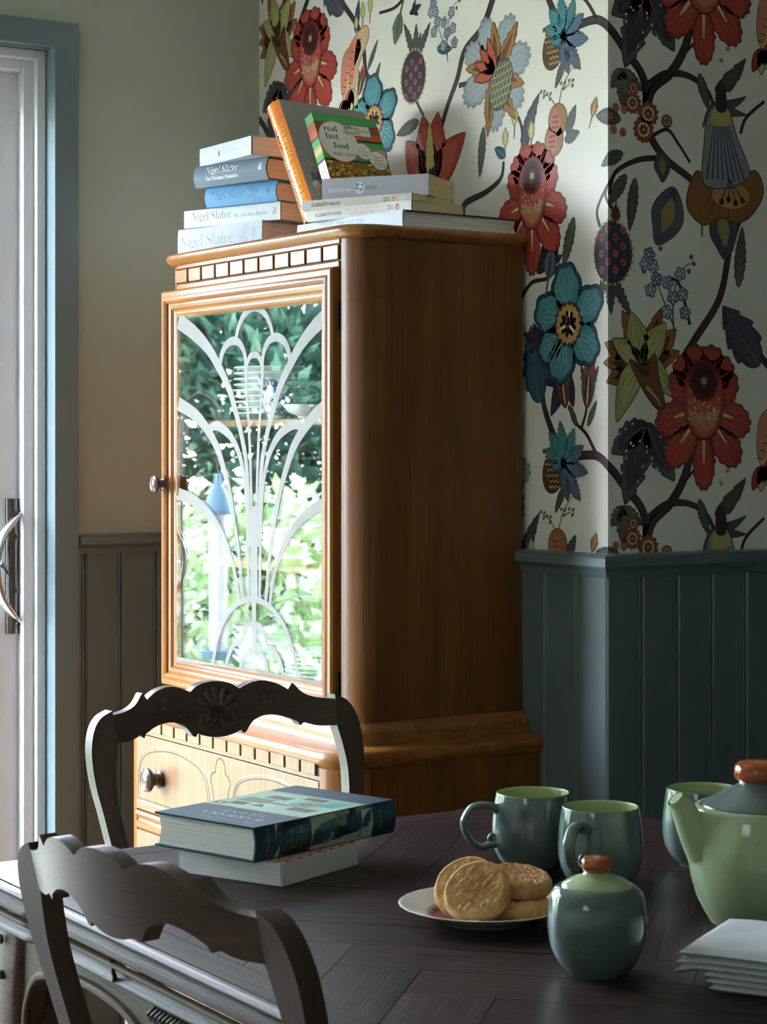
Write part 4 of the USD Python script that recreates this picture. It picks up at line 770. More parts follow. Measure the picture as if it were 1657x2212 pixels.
# ---------------------------------------------------------------- crockery in the cabinet
plain('white_china', S(232, 232, 228), 0.12, coat=0.3)
plain('grey_china', S(196, 200, 200), 0.15, coat=0.3)
look('blue_pattern', {'tc': ('texture_coordinate', {}), 'n': ('noise_texture', {'scale': 55.0, 'detail': 3.0, 'distortion': 1.5}), 'r': ('rgb_ramp', {'ramp': [(0.46, S(232, 234, 238)), (0.52, S(44, 62, 132)), (0.58, S(40, 54, 120)), (0.62, S(225, 228, 236))]}), 'p': ('principled_bsdf', {'roughness': 0.12})},
     [('tc.object', 'n.vector'), ('n.fac', 'r.fac'), ('r.color', 'p.base_color')])
look('clear_glass', {'p': ('principled_bsdf', {'base_color': (0.9, 0.95, 0.93), 'roughness': 0.02, 'transmission_weight': 1.0, 'ior': 1.45})}, [])
def plate_prof(r, h=0.018, t=0.003): return [(0, 0.002), (r * 0.55, 0.002), (r * 0.55, 0), (r * 0.6, 0), (r * 0.66, 0.004), (r, h - t), (r + 0.0008, h - t / 2), (r, h), (r * 0.68, 0.008), (r * 0.6, 0.005), (0, 0.005)]
def bowl_prof(r, h): return [(0, 0.003), (r * 0.4, 0.003), (r * 0.4, 0), (r * 0.48, 0), (r * 0.5, 0.004), (r * 0.8, h * 0.45), (r, h - 0.002), (r - 0.001, h), (r - 0.004, h - 0.001), (r * 0.76, h * 0.5), (r * 0.45, 0.008), (0, 0.007)]
def pile(n, x, y, z, prof, mat, name, cat, dz, what, group):
    first = None
    for k in range(n):
        lab = what.format(('lowest' if k == 0 else 'topmost' if k == n - 1 else ['second', 'third', 'fourth', 'fifth', 'sixth', 'seventh', 'eighth', 'ninth', 'tenth'][k - 1] + ' from the bottom'))
        m = M4((x, y, z + k * dz))
        if first is None: first = thing(name, lab, cat, m, group); part(first, 'dish', lathe(prof, 48), mat)
        else: again(first, m, lab, group)
pile(9, 1.862, 3.300, 1.3022, plate_prof(0.078, 0.014), 'white_china', 'dinner_plate', 'plate', 0.0105, 'white plate on the upper cabinet shelf, {} in its pile', 'plates piled on the upper shelf')
jug = thing('milk_jug', 'blue and white patterned jug on the upper shelf behind the glass', 'jug', M4((1.800, 3.172, 1.3022), rz=2.6))
part(jug, 'body', lathe([(0, 0.002), (0.020, 0.002), (0.022, 0), (0.027, 0.008), (0.032, 0.026), (0.030, 0.044), (0.026, 0.056), (0.029, 0.070), (0.0275, 0.070), (0.0245, 0.056), (0.028, 0.044), (0.030, 0.026), (0, 0.008)], 40), 'blue_pattern')
part(jug, 'spout', tube(spline([(0.022, 0, 0.050), (0.031, 0, 0.064), (0.040, 0, 0.078)], 4), np.linspace(0.011, 0.004, 9), 10), 'blue_pattern')
part(jug, 'handle', tube(spline([(-0.026, 0, 0.060), (-0.046, 0, 0.058), (-0.050, 0, 0.036), (-0.031, 0, 0.018)], 6), 0.0045, 10), 'blue_pattern')
st = thing('cake_stand', 'tiered glass cake stand on the upper shelf behind the glass', 'cake stand', M4((1.862, 2.960, 1.3022)))
part(st, 'stem', lathe([(0, 0), (0.040, 0), (0.034, 0.006), (0.010, 0.014), (0.008, 0.05), (0.012, 0.058), (0.008, 0.07), (0.008, 0.112), (0, 0.114)], 32), 'clear_glass')
for r, z in ((0.085, 0.058), (0.070, 0.086), (0.066, 0.112)):
    part(st, 'tier', mv(lathe([(0, 0), (r * 0.6, 0), (r, 0.006), (r, 0.009), (r * 0.6, 0.004), (0, 0.004)], 48), 0, 0, z), 'clear_glass' if z < 0.11 else 'white_china')
bw = thing('serving_bowl', 'small white bowl at the front of the upper shelf behind the glass', 'bowl', M4((1.800, 3.062, 1.3022)))
part(bw, 'dish', lathe(bowl_prof(0.052, 0.024), 48), 'white_china')
pile(5, 1.862, 3.285, 0.8302, bowl_prof(0.088, 0.042), 'grey_china', 'soup_bowl', 'bowl', 0.014, 'pale grey bowl behind the cabinet glass, {} in its pile', 'bowls piled at the foot of the cabinet')
pile(8, 1.855, 3.085, 0.8302, plate_prof(0.085, 0.013), 'white_china', 'tea_plate', 'plate', 0.0075, 'white plate low behind the cabinet glass, {} in its pile', 'plates piled at the foot of the cabinet')
pile(3, 1.862, 3.240, 1.0502, bowl_prof(0.060, 0.032), 'white_china', 'cereal_bowl', 'bowl', 0.013, 'white bowl on the middle cabinet shelf, {} in its pile', 'bowls on the middle shelf')
# ---------------------------------------------------------------- the dining table
TZ = 0.750
T0X, T1X, T0Y, T1Y = 0.9025, 1.790, 0.66, 2.343
OAK = [(0.25, S(27, 17, 13)), (0.5, S(36, 24, 19)), (0.75, S(48, 34, 27))]
for nm, rot in (('table_oak_x', 0.0), ('table_oak_y', math.pi / 2), ('plank_a', -math.pi / 4), ('plank_b', math.pi / 4)):
    wood(nm, OAK, 'x', 1.0, 0.34, 0.0, 0.45, 0.45, rand=0.2, spec=0.12, rot=rot, streak=45, poredark=S(84, 72, 64))
wood('table_edge', [(0.25, S(66, 47, 36)), (0.5, S(83, 61, 48)), (0.75, S(100, 76, 62))], 'y', 1.0, 0.45, 0.0, 0.6, 0.5, spec=0.25, poredark=S(48, 36, 30))
tb = thing('dining_table', 'dark oak dining table with a herringbone top and a moulded, shaped edge', 'table', M4((1.346, 1.50, 0)))
def tp(name, mesh, mat, **k): return part(tb, name, mesh, mat, world=True, **k)
def arc(cx, cy, r, a0, a1, n=8): return [(cx + r * math.cos(t), cy + r * math.sin(t)) for t in np.radians(np.linspace(a0, a1, n))]
def outline(o=0.0):
    """the shaped outline, counter-clockwise, eared at the corners"""
    e = 0.0055
    lo = [(T0X, T0Y + 0.20), (T0X - 0.001, T0Y + 0.190), (T0X - e, T0Y + 0.180)] + arc(T0X - e + 0.045, T0Y - e + 0.045, 0.045, 180, 270) + [(T0X + 0.18, T0Y - e), (T0X + 0.19, T0Y - 0.001), (T0X + 0.20, T0Y)]
    ro = [(T1X - 0.20, T0Y), (T1X - 0.19, T0Y - 0.001), (T1X - 0.18, T0Y - e)] + arc(T1X + e - 0.13, T0Y - e + 0.13, 0.13, 270, 360) + [(T1X + e, T0Y + 0.18), (T1X + 0.001, T0Y + 0.19), (T1X, T0Y + 0.20)]
    rf = [(T1X, T1Y - 0.24), (T1X + 0.001, T1Y - 0.23), (T1X + e, T1Y - 0.22)] + arc(T1X + e - 0.15, T1Y + e - 0.15, 0.15, 0, 90) + [(T1X - 0.18, T1Y + e), (T1X - 0.19, T1Y + 0.001), (T1X - 0.20, T1Y)]
    lf = [(T0X + 0.20, T1Y), (T0X + 0.19, T1Y + 0.001), (T0X + 0.18, T1Y + e)] + arc(T0X - e + 0.045, T1Y + e - 0.045, 0.045, 90, 180) + [(T0X - e, T1Y - 0.180), (T0X - 0.001, T1Y - 0.190), (T0X, T1Y - 0.20)]
    p = np.array(lo + ro + rf + lf); return p + miter(p, True) * o
def edge_stack(prof):
    rings = [np.column_stack([outline(o), np.full(len(outline()), z)]) for o, z in prof]
    v, f = loft(rings, False, False); n = len(rings[0]); out = [f]
    tv, tf_ = trimesh.creation.triangulate_polygon(Polygon(outline()), engine='earcut')
    if len(tv) == n:
        idx = [int(np.argmin(((outline() - q) ** 2).sum(1))) for q in tv]
        t = np.array([[idx[a] for a in q] for q in tf_]); out += [t[:, ::-1], t + (len(rings) - 1) * n]
    t = trimesh.Trimesh(v, np.vstack(out), process=False); t.fix_normals(); return np.array(t.vertices), np.array(t.faces)
tp('tabletop', edge_stack([(-0.008, 0.7205), (0.000, 0.7215), (0.004, 0.725), (0.0035, 0.729), (-0.002, 0.7325), (-0.0045, 0.7365), (-0.001, 0.7395), (0.003, 0.741), (0.0045, 0.7445), (0.002, 0.748), (-0.0025, 0.7496), (-0.006, 0.7490)]), 'table_edge', smooth=50)
tp('leaf_slide', edge_stack([(-0.012, 0.6925), (-0.004, 0.6935), (0.000, 0.697), (-0.001, 0.7005), (-0.006, 0.704), (-0.007, 0.7075), (-0.002, 0.7105), (0.002, 0.7135), (0.0015, 0.717), (-0.004, 0.7185)]), 'table_edge', smooth=50)
inner = Polygon(outline(-0.0065)); BW = 0.046
field = sbox(T0X + BW, T0Y + BW, T1X - BW, T1Y - BW)
def piece(poly, mat, h=0.0):
    for g in geoms(poly.buffer(-0.00045, join_style=2)):
        if g.area > 8e-5: tp('plank', slab(g, 0.0013 + h, 0.7487), mat, smooth=False)
B = 0.5
for q, mt in ((Polygon([(T0X - B, T0Y - B), (T0X + BW, T0Y + BW), (T0X + BW, T1Y - BW), (T0X - B, T1Y + B)]), 'table_oak_y'), (Polygon([(T1X + B, T0Y - B), (T1X + B, T1Y + B), (T1X - BW, T1Y - BW), (T1X - BW, T0Y + BW)]), 'table_oak_y'),
              (Polygon([(T0X - B, T1Y + B), (T0X + BW, T1Y - BW), (T1X - BW, T1Y - BW), (T1X + B, T1Y + B)]), 'table_oak_x'), (Polygon([(T0X - B, T0Y - B), (T1X + B, T0Y - B), (T1X - BW, T0Y + BW), (T0X + BW, T0Y + BW)]), 'table_oak_x')):
    piece(inner.intersection(q), mt)
PW, NR = 0.086, 4
ro_ = lambda p: affinity.translate(affinity.rotate(p, 45, origin=(0, 0)), 1.330, 1.520)
for k in range(-24, 25):
    for m in range(-3, 4):
        for x, y, w_, h_, mt in ((k + 2 * NR * m, k, NR, 1, 'plank_a'), (k + 2 * NR * m, k + 1, 1, NR, 'plank_b')):
            p = ro_(sbox(x * PW, y * PW, (x + w_) * PW, (y + h_) * PW)).intersection(field)
            if not p.is_empty: piece(p, mt, float(rng.uniform(-0.0001, 0.0001)))
# aprons with their serpentine lower edge, cabriole legs, pegs, carved moulding
def apron_poly(a0, a1):
    """(along, z) between the leg insides; the same shouldered arch from both ends"""
    n = [(-0.004, 0.560), (0.004, 0.600), (0.030, 0.634), (0.075, 0.648), (0.135, 0.657), (0.195, 0.659), (0.275, 0.650), (0.350, 0.622), (0.420, 0.604)]
    h = spline(n, 6); mid = (a0 + a1) / 2
    lft = [(a0 + x, z) for x, z in h if a0 + x < mid - 0.01]; rgt = [(a1 - x, z) for x, z in h if a1 - x > mid + 0.01][::-1]
    return Polygon([(a0 - 0.02, 0.56), (a0 - 0.02, 0.693), (a1 + 0.02, 0.693), (a1 + 0.02, 0.56)] + rgt[::-1] + lft[::-1]).buffer(0), lft, rgt
AX = T0X + 0.026
for s, x in ((1, AX), (-1, T1X - 0.026)):
    pl, lf, rg = apron_poly(T0Y + 0.107, T1Y - 0.107)
    tp('apron', swap(slab(pl, 0.02), (0, 1, 0), (0, 0, 1), (s, 0, 0), (x, 0, 0)), 'table_edge', smooth=False)
    for pth in (lf, rg):
        tp('apron_bead', tube([(x - s * 0.001, a, z + 0.006) for a, z in pth], (0.004, 0.0055), 8, flat=(1, 0, 0)), 'table_edge')
for s, y in ((1, T0Y + 0.03), (-1, T1Y - 0.03)):
    pl, lf, rg = apron_poly(T0X + 0.10, T1X - 0.10)
    tp('apron', swap(slab(pl, 0.02), (1, 0, 0), (0, 0, 1), (0, s, 0), (0, y, 0)), 'table_edge', smooth=False)
for x, sx in ((T0X + 0.058, -1), (T1X - 0.058, 1)):
    for y, sy in ((T0Y + 0.068, -1), (T1Y - 0.068, 1)):
        rr = []
        for z, o, hw in [(0.0, 0.030, 0.026), (0.02, 0.034, 0.030), (0.05, 0.024, 0.022), (0.15, 0.004, 0.021), (0.30, -0.006, 0.025), (0.45, 0.002, 0.031), (0.55, 0.010, 0.035), (0.62, 0.007, 0.038), (0.693, 0.000, 0.040)]:
            a = np.linspace(0, 2 * np.pi, 16, endpoint=False); c, n_ = np.cos(a), np.sin(a)
            q = np.stack([np.sign(c) * np.abs(c) ** 0.45, np.sign(n_) * np.abs(n_) ** 0.45], 1) * hw
            rr.append(np.column_stack([q + [x + sx * o * 0.7, y + sy * o * 0.7], np.full(16, z)]))
        lg = tp('leg', loft(rr), 'table_edge', smooth=45)
        for z in (0.672, 0.630):
            part(lg, 'peg', swap(lathe([(0, 0), (0.0055, 0), (0.0055, 0.0025), (0.003, 0.004), (0, 0.004)], 14), (0, 1, 0), (0, 0, 1), (sx, 0, 0), (x + sx * (0.039 + 0.004), y + sy * 0.008, z)), 'table_edge', world=True)
rope = []
for k in range(88):
    y = 1.905 - 0.0085 * k; rope.append(tube([(AX - 0.0005, y, 0.664), (AX - 0.0035, y - 0.005, 0.671), (AX - 0.0005, y - 0.010, 0.678)], np.array([0.0025, 0.0048, 0.0025]), 6))
tp('carved_moulding', join(*rope), 'table_edge')
tp('keyhole_slot', tube(spline([(T0X + 0.0005, 1.9455, 0.7195), (T0X + 0.0012, 1.949, 0.7165), (T0X + 0.0010, 1.946, 0.7125), (T0X - 0.0005, 1.941, 0.709), (T0X + 0.0006, 1.939, 0.7035), (T0X + 0.0012, 1.943, 0.6995)], 5), np.linspace(0.0018, 0.0026, 26), 8), 'groove_dark')

# ---------------------------------------------------------------- the two ladder-back chairs
wood('chair_oak', [(0.25, S(56, 42, 35)), (0.5, S(72, 56, 47)), (0.75, S(90, 72, 61))], 'z', 1.0, 0.40, 0.10, 0.5, 0.45, poredark=S(36, 28, 24))
wood('chair_oak_x', [(0.25, S(56, 42, 35)), (0.5, S(72, 56, 47)), (0.75, S(90, 72, 61))], 'x', 1.0, 0.40, 0.10, 0.5, 0.45, poredark=S(36, 28, 24))
plain('rush', S(164, 138, 92), 0.8, var=0.25, vscale=60, bump=0.6, bscale=260)
def back_y(u, z):
    y = -(z - 0.45) * 0.247 if z > 0.45 else -(0.45 - z) * 0.11
    return y - 0.035 * (1 - min(1, (u / 0.19) ** 2)) * min(1, max(0, (z - 0.45) / 0.2))
def post_y(z): return back_y(0.19, z)
def bent(poly, t, strips=26, fy=back_y):
    """board of thickness t whose (u, z) outline is bent with the chair back"""
    poly = poly.segmentize(0.006); x0, _, x1, _ = poly.bounds; xs = np.linspace(x0 - 1e-6, x1 + 1e-6, strips + 1); vs, fs, n = [], [], 0
    for a, b in zip(xs[:-1], xs[1:]):
        t_ = tri(poly.intersection(sbox(a, -9, b, 9)))
        if t_ is None: continue
        v, f = t_
        for d, fl in ((t / 2, 1), (-t / 2, 0)):
            vs.append(np.array([[u, fy(u, z) + d, z] for u, z, _ in v])); fs.append((f[:, ::-1] if fl else f) + n); n += len(v)
    for g in geoms(poly):
        r = np.array(g.exterior.coords)[:-1]; k = len(r)
        vs.append(np.array([[u, fy(u, z) + d, z] for d in (t / 2, -t / 2) for u, z in r])); i = np.arange(k); j = (i + 1) % k
        fs += [np.column_stack([i, j, k + j]) + n, np.column_stack([i, k + j, k + i]) + n]; n += 2 * k
    v, f = clean((np.vstack(vs), np.vstack(fs))); m = trimesh.Trimesh(v, f, process=False); m.fix_normals(); return np.array(m.vertices), np.array(m.faces)
RT = spline([(0.0, 0.917), (0.016, 0.9155), (0.030, 0.911), (0.0405, 0.904)], 5).tolist() + spline([(0.042, 0.904), (0.058, 0.911), (0.078, 0.914), (0.100, 0.909), (0.1175, 0.899)], 5).tolist() + [(0.1245, 0.9085)] + spline([(0.127, 0.907), (0.140, 0.893), (0.160, 0.8855), (0.190, 0.8825)], 5).tolist()
RB = [(0.190, 0.843), (0.160, 0.8435)] + spline([(0.150, 0.845), (0.136, 0.8500)], 4).tolist() + [(0.1295, 0.8450)] + spline([(0.126, 0.851), (0.105, 0.860), (0.080, 0.8630), (0.058, 0.8560), (0.044, 0.8400)], 5).tolist() + [(0.0395, 0.8385)] + spline([(0.036, 0.8435), (0.026, 0.8395), (0.013, 0.8365), (0.0, 0.8355)], 4).tolist()
half = RT + RB
RAILP = unary_union([Polygon(half + [(-0.001, 0.8355), (-0.001, 0.917)]).buffer(0), affinity.scale(Polygon(half + [(-0.001, 0.8355), (-0.001, 0.917)]).buffer(0), -1, 1, origin=(0, 0))])
PIN = [(0.1845, 0.8895), (0.1840, 0.8780), (0.1815, 0.8440)] + spline([(0.1820, 0.840), (0.1870, 0.815), (0.1905, 0.785), (0.1890, 0.755), (0.1840, 0.720), (0.1690, 0.620), (0.1560, 0.520), (0.1540, 0.450), (0.1600, 0.300), (0.1700, 0.0)], 5).tolist()
POUT = spline([(0.1850, 0.8895), (0.2030, 0.8810), (0.2150, 0.8650), (0.2220, 0.8400), (0.2230, 0.8120), (0.2200, 0.7800), (0.2130, 0.7420), (0.1970, 0.6400), (0.1870, 0.5400), (0.1890, 0.4500), (0.1950, 0.3000), (0.2020, 0.0)], 5).tolist()
POST = Polygon(PIN + POUT[::-1]).buffer(0)
def relief(pts, h, w_):
    """raised lobe on the front of the rail: a tapering ridge through (u, z)"""
    p = spline(pts, 4); rad = np.interp(np.linspace(0, 1, len(p)), np.linspace(0, 1, len(w_)), w_)
    return tube(np.array([[u, back_y(u, z) + 0.009, z] for u, z in p]), np.column_stack([np.full(len(p), h), rad]), 10, flat=(0, 1, 0))
def zs(m): v, f = VF_(m); return v * [1, 1, 0.9866], f
def make_chair(m, label, group):
    t = thing('dining_chair', label, 'chair', m, group)
    fy = lambda u, z: post_y(z)
    for s in (1, -1):
        P = POST if s > 0 else affinity.scale(POST, -1, 1, origin=(0, 0))
        part(t, 'back_post', zs(bent(P, 0.023, 6, fy)), 'chair_oak', smooth=40)
    r = part(t, 'top_rail', zs(bent(RAILP, 0.018)), 'chair_oak_x', smooth=40)
    low = affinity.translate(affinity.scale(RAILP, 0.97, 1.0, origin=(0, 0.88)), 0, -0.222)
    part(t, 'ladder_rail', zs(bent(low, 0.017)), 'chair_oak_x', smooth=40)
    # carving: a fluted shell between two flowers
    c = []
    for k in range(9):
        a = math.radians(-14 + 26 * k - 0); d = (math.cos(a), math.sin(a)); L_ = 0.036 if 1 < k < 7 else 0.030
        c.append(relief([(0.010 * d[0], 0.872 + 0.009 * d[1]), (0.022 * d[0], 0.872 + 0.020 * d[1]), (0.038 * d[0], 0.872 + L_ * d[1])], 0.0042, [0.002, 0.0052, 0.0076, 0.0050]))
    for s in (1, -1):
        c.append(relief([(s * 0.004, 0.862), (s * 0.010, 0.852), (s * 0.022, 0.850), (s * 0.030, 0.858), (s * 0.024, 0.868), (s * 0.014, 0.864)], 0.0045, [0.003, 0.0045, 0.005, 0.005, 0.006, 0.0062]))
    part(r, 'shell_carving', zs(join(*c)), 'chair_oak')
    for s in (1, -1):
        f = []
        cu, cz = s * 0.084, 0.888
        for k in range(5):
            a = 2 * math.pi * k / 5 + 0.3; f.append(relief([(cu + 0.003 * math.cos(a), cz + 0.003 * math.sin(a)), (cu + 0.012 * math.cos(a), cz + 0.012 * math.sin(a))], 0.003, [0.003, 0.005, 0.003]))
        f.append(relief([(cu - 0.002, cz), (cu + 0.002, cz)], 0.0042, [0.0036, 0.0036]))
        for a, b in (((0.052, 0.872), (0.066, 0.880)), ((0.054, 0.866), (0.068, 0.874)), ((0.100, 0.884), (0.118, 0.876)), ((0.102, 0.878), (0.116, 0.870)), ((0.124, 0.872), (0.140, 0.868)), ((0.060, 0.896), (0.066, 0.902))):
            f.append(relief([(s * a[0], a[1]), (s * (a[0] + b[0]) / 2, (a[1] + b[1]) / 2 + 0.001), (s * b[0], b[1])], 0.002, [0.0008, 0.0020, 0.0008]))
        part(r, 'flower_carving', zs(join(*f)), 'chair_oak')
    st = [(-0.185, 0.01), (0.185, 0.01), (0.225, 0.40), (-0.225, 0.40)]
    part(t, 'seat', slab(Polygon(st).buffer(0.012), 0.026, 0.430), 'rush', smooth=False)
    part(t, 'seat_rail', slab(Polygon(st).buffer(0.016).difference(Polygon(st).buffer(-0.02)), 0.05, 0.378), 'chair_oak_x', smooth=False)
    for s in (1, -1):
        rr = []
        for z, o, hw in [(0, 0.020, 0.017), (0.02, 0.024, 0.021), (0.05, 0.012, 0.015), (0.2, 0.0, 0.017), (0.34, 0.010, 0.023), (0.43, 0.0, 0.025)]:
            a = np.linspace(0, 2 * np.pi, 14, endpoint=False); rr.append(np.column_stack([np.cos(a) * hw + s * (0.205 + o), np.sin(a) * hw + 0.375 + o, np.full(14, z)]))
        part(t, 'front_leg', loft(rr), 'chair_oak', smooth=50)
        part(t, 'stretcher', tube([(s * 0.180, -0.025, 0.17), (s * 0.208, 0.375, 0.17)], 0.011, 10), 'chair_oak')
    part(t, 'stretcher', tube([(-0.194, 0.18, 0.17), (0.194, 0.18, 0.17)], 0.011, 10), 'chair_oak_x')
    return t
chair = make_chair(M4((1.4207, 2.5647, 0), rz=math.radians(180.1)), 'dark carved ladder-back chair between the table end and the cabinet', 'ladder-back chairs at the table')
again(chair, M4((0.8975, 1.6486, 0), rz=math.radians(-83.3)), 'dark ladder-back chair seen from behind, pulled up to the long side of the table', 'ladder-back chairs at the table')
# ---------------------------------------------------------------- books
def paper(name, col, axis='z', s=900.0):
    sc = [12.0] * 3; sc['xyz'.index(axis)] = s
    look(name, {'tc': ('texture_coordinate', {}), 'm': ('mapping', {'scale': tuple(sc)}), 'n': ('noise_texture', {'scale': 1.0, 'detail': 2.0}), 'r': ('rgb_ramp', {'ramp': [(0.3, tuple(np.array(col) * 0.78)), (0.65, tuple(np.minimum(np.array(col) * 1.08, 1)))]}), 'p': ('principled_bsdf', {'roughness': 0.8, 'specular_ior_level': 0.2}), 'b': ('bump', {'strength': 0.35, 'distance': 0.0005})},
         [('tc.object', 'm.vector'), ('m.vector', 'n.vector'), ('n.fac', 'r.fac'), ('r.color', 'p.base_color'), ('n.fac', 'b.height'), ('b.normal', 'p.normal')])
paper('pages_white', S(226, 224, 216)); paper('pages_cream', S(214, 198, 150)); paper('pages_grey', S(222, 222, 222)); paper('pages_pale', S(238, 238, 236))
INK = S(28, 30, 34); WHITE = S(240, 240, 236)
def book(name, label, m, L_, W, T, cover, pages='pages_white', hard=True, bulge=0.004, group=None, board=0.0026, lip=0.003):
    """lying book: x along the spine, y from the spine to the fore-edge, z up"""
    t = thing(name, label, 'book', m, group); bt = board if hard else 0.0006; lp = lip if hard else 0.0
    arcp = [(-bulge * math.sin(math.pi * k / 10), T * k / 10) for k in range(11)]
    if hard: C = arcp + [(W, T), (W, T - bt), (0.006, T - bt)] + [(-bulge * 0.8 * math.sin(math.pi * k / 8) + 0.0022, bt + (T - 2 * bt) * k / 8) for k in range(8, -1, -1)] + [(0.006, bt), (W, bt), (W, 0)]
    else: C = arcp + [(W, T), (W, T - bt), (bt, T - bt), (bt, bt), (W, bt), (W, 0)]
    cv = part(t, 'cover', swap(slab(Polygon(C), L_), (0, 1, 0), (0, 0, 1), (1, 0, 0)), cover, smooth=25)
    fe = [(W - lp - 0.0005 - (0.004 * math.sin(math.pi * k / 8) if hard else 0.0), bt + 0.0002 + (T - 2 * bt - 0.0004) * k / 8) for k in range(9)]
    P = [(0.003, bt + 0.0002)] + fe + [(0.003, T - bt - 0.0002)]
    if hard: P = [(0.0045, bt + 0.0002)] + fe + [(0.0045, T - bt - 0.0002)] + [(-bulge * 0.7 * math.sin(math.pi * k / 8) + 0.0045, bt + (T - 2 * bt) * k / 8) for k in range(7, 0, -1)]
    part(t, 'pages', swap(slab(Polygon(P), L_ - 2 * lp - (0 if hard else 0.0006)), (0, 1, 0), (0, 0, 1), (1, 0, 0), (lp + (0 if hard else 0.0003), 0, 0)), pages, smooth=25)
    if hard:
        for x in (lp + 0.0002, L_ - lp - 0.0002):
            pass
    sp = lambda a, b, d: (a, -bulge * math.sin(math.pi * min(max(b / T, 0), 1)) - d, b)
    up = lambda a, b, d: (a, b, T + d)
    dn = lambda a, b, d: (a, b, -d)
    return t, cv, sp, up, dn
def fit(s, w=None, h=None):
    b = s.bounds; s = affinity.translate(s, -b[0], 0)
    if w: s = affinity.scale(s, w / (b[2] - b[0]), 1, origin=(0, 0))
    return s
def lying(x, y, z, deg): return M4((x, y, z), rz=math.radians(deg))
def strips(T, n=8): return np.linspace(0, T, n + 1)
def logo(P, x, z, s, col, T):
    for i in range(3):
        for j in range(4):
            if (i * 7 + j * 5) % 6 != 4: P.add(sbox(x + i * s, z + j * s * 1.1, x + i * s + s * 0.78, z + j * s * 1.1 + s * 0.8), col, 1, strips(T))
def oval(P, x, z, rx, rz, col, l=1, T=None): P.add(affinity.scale(Point(x, z).buffer(1, 20), rx, rz, origin=(x, z)), col, l, strips(T) if T else None)
def bird(P, x, z, r, col, T):
    """the publisher's oval with a small standing bird"""
    oval(P, x, z, r * 0.80, r, col, 1, T); oval(P, x, z, r * 0.68, r * 0.86, WHITE if col != WHITE else INK, 2, T); oval(P, x, z, r * 0.60, r * 0.78, col, 3, T)
    P.add(affinity.scale(Point(x, z - r * 0.08).buffer(r * 0.5, 10), 0.62, 1.05), INK, 4, strips(T)); P.add(affinity.scale(Point(x + r * 0.06, z - r * 0.12).buffer(r * 0.36, 10), 0.55, 1.1), WHITE, 5, strips(T)); P.add(Point(x - r * 0.06, z + r * 0.46).buffer(r * 0.17, 8), INK, 5, strips(T))
def cloth(name, c, r=0.6): plain(name, S(*c), r, 0.3, bump=0.25, bscale=1600)
cloth('cover_pale', (165, 173, 180)); cloth('cover_white', (174, 183, 186), 0.4); cloth('cover_blue', (94, 148, 190)); cloth('cover_slate', (98, 112, 128)); cloth('cover_paper', (174, 181, 190), 0.35)
GREY = S(84, 96, 112); SG = 'cookery books stacked on the cabinet'
ZC0 = 1.6072
# left pile
t, cv, sp, up, dn = book('cookery_book', 'pale grey clothbound book at the foot of the left-hand pile on the cabinet', lying(1.7354, 3.4474, ZC0, -79.2), 0.2455, 0.19, 0.0510, 'cover_pale', 'pages_grey', bulge=0.001, group=SG)
P = Print(); T = 0.051
P.add(at(fit(text('Nigel Slater', 0.0215, 'serif', 2.2), 0.153), 0.010, 0.0165), GREY, 0, strips(T))
for k, s in enumerate(('The', 'kitchen', 'diaries II')): P.add(at(text(s, 0.0052, 'serif', 1.4), 0.187 + 0.0085 * k, 0.0165, 90), GREY, 0, strips(T))
P.add(at(text('4th', 0.0085, 'serif', 1.4), 0.226, 0.022, 90), S(92, 104, 122), 0, strips(T)); P.put(cv, 'lettering', sp)
t, cv, sp, up, dn = book('cookery_book', 'white paperback second from the bottom of the left-hand pile on the cabinet', lying(1.7302, 3.4123, 1.6583, -71.97), 0.2417, 0.185, 0.0318, 'cover_white', 'pages_grey', hard=False, bulge=0.0005, group=SG)
P = Print(); T = 0.0318
P.add(at(fit(text('Nigel Slater', 0.0165, 'serif', 2.0), 0.099), 0.021, 0.0115), S(66, 80, 92), 0, strips(T)); P.add(at(fit(text('the kitchen diaries', 0.0078, 'serif', 1.8), 0.084), 0.128, 0.0115), S(50, 64, 76), 0, strips(T)); logo(P, 0.2235, 0.011, 0.0030, GREY, T); P.put(cv, 'lettering', sp)
t, cv, sp, up, dn = book('cookery_book', 'sky blue clothbound book in the middle of the left-hand pile on the cabinet', lying(1.7394, 3.3391, 1.6902, -70.4), 0.171, 0.17, 0.0356, 'cover_blue', 'pages_grey', bulge=0.006, group=SG)
P = Print(); T = 0.0356; NB = S(42, 70, 104)
P.add(at(fit(text('Nigel Slater', 0.0150, 'serif', 2.2), 0.081), 0.017, 0.0125), NB, 0, strips(T))
for k, s in enumerate(('the', 'kitchen', 'diaries', 'III')): P.add(at(text(s, 0.0046, 'serif', 1.2), 0.108 + 0.0074 * k, 0.0085 if k < 3 else 0.0165, 90), NB, 0, strips(T))
logo(P, 0.149, 0.013, 0.0028, NB, T); P.put(cv, 'lettering', sp)
t, cv, sp, up, dn = book('cookery_book', 'slate grey clothbound book second from the top of the left-hand pile on the cabinet', lying(1.7258, 3.3550, 1.7260, -76.0), 0.1929, 0.18, 0.0398, 'cover_slate', 'pages_grey', bulge=0.007, group=SG)
P = Print(); T = 0.0398
P.add(at(fit(text('Nigel Slater', 0.0135, 'serif', 1.6), 0.086), 0.033, 0.0220), WHITE, 0, strips(T)); P.add(at(fit(text('The Christmas Chronicles', 0.0066, 'serif', 1.0), 0.086), 0.033, 0.0105), WHITE, 0, strips(T)); logo(P, 0.173, 0.018, 0.0030, WHITE, T); P.put(cv, 'lettering', sp)
t, cv, sp, up, dn = book('cookery_book', 'white paperback lying on top of the left-hand pile on the cabinet', lying(1.7340, 3.3570, 1.7660, -90.0), 0.196, 0.129, 0.0328, 'cover_paper', 'pages_grey', hard=False, bulge=0.0004, group=SG)
P = Print(); T = 0.0328
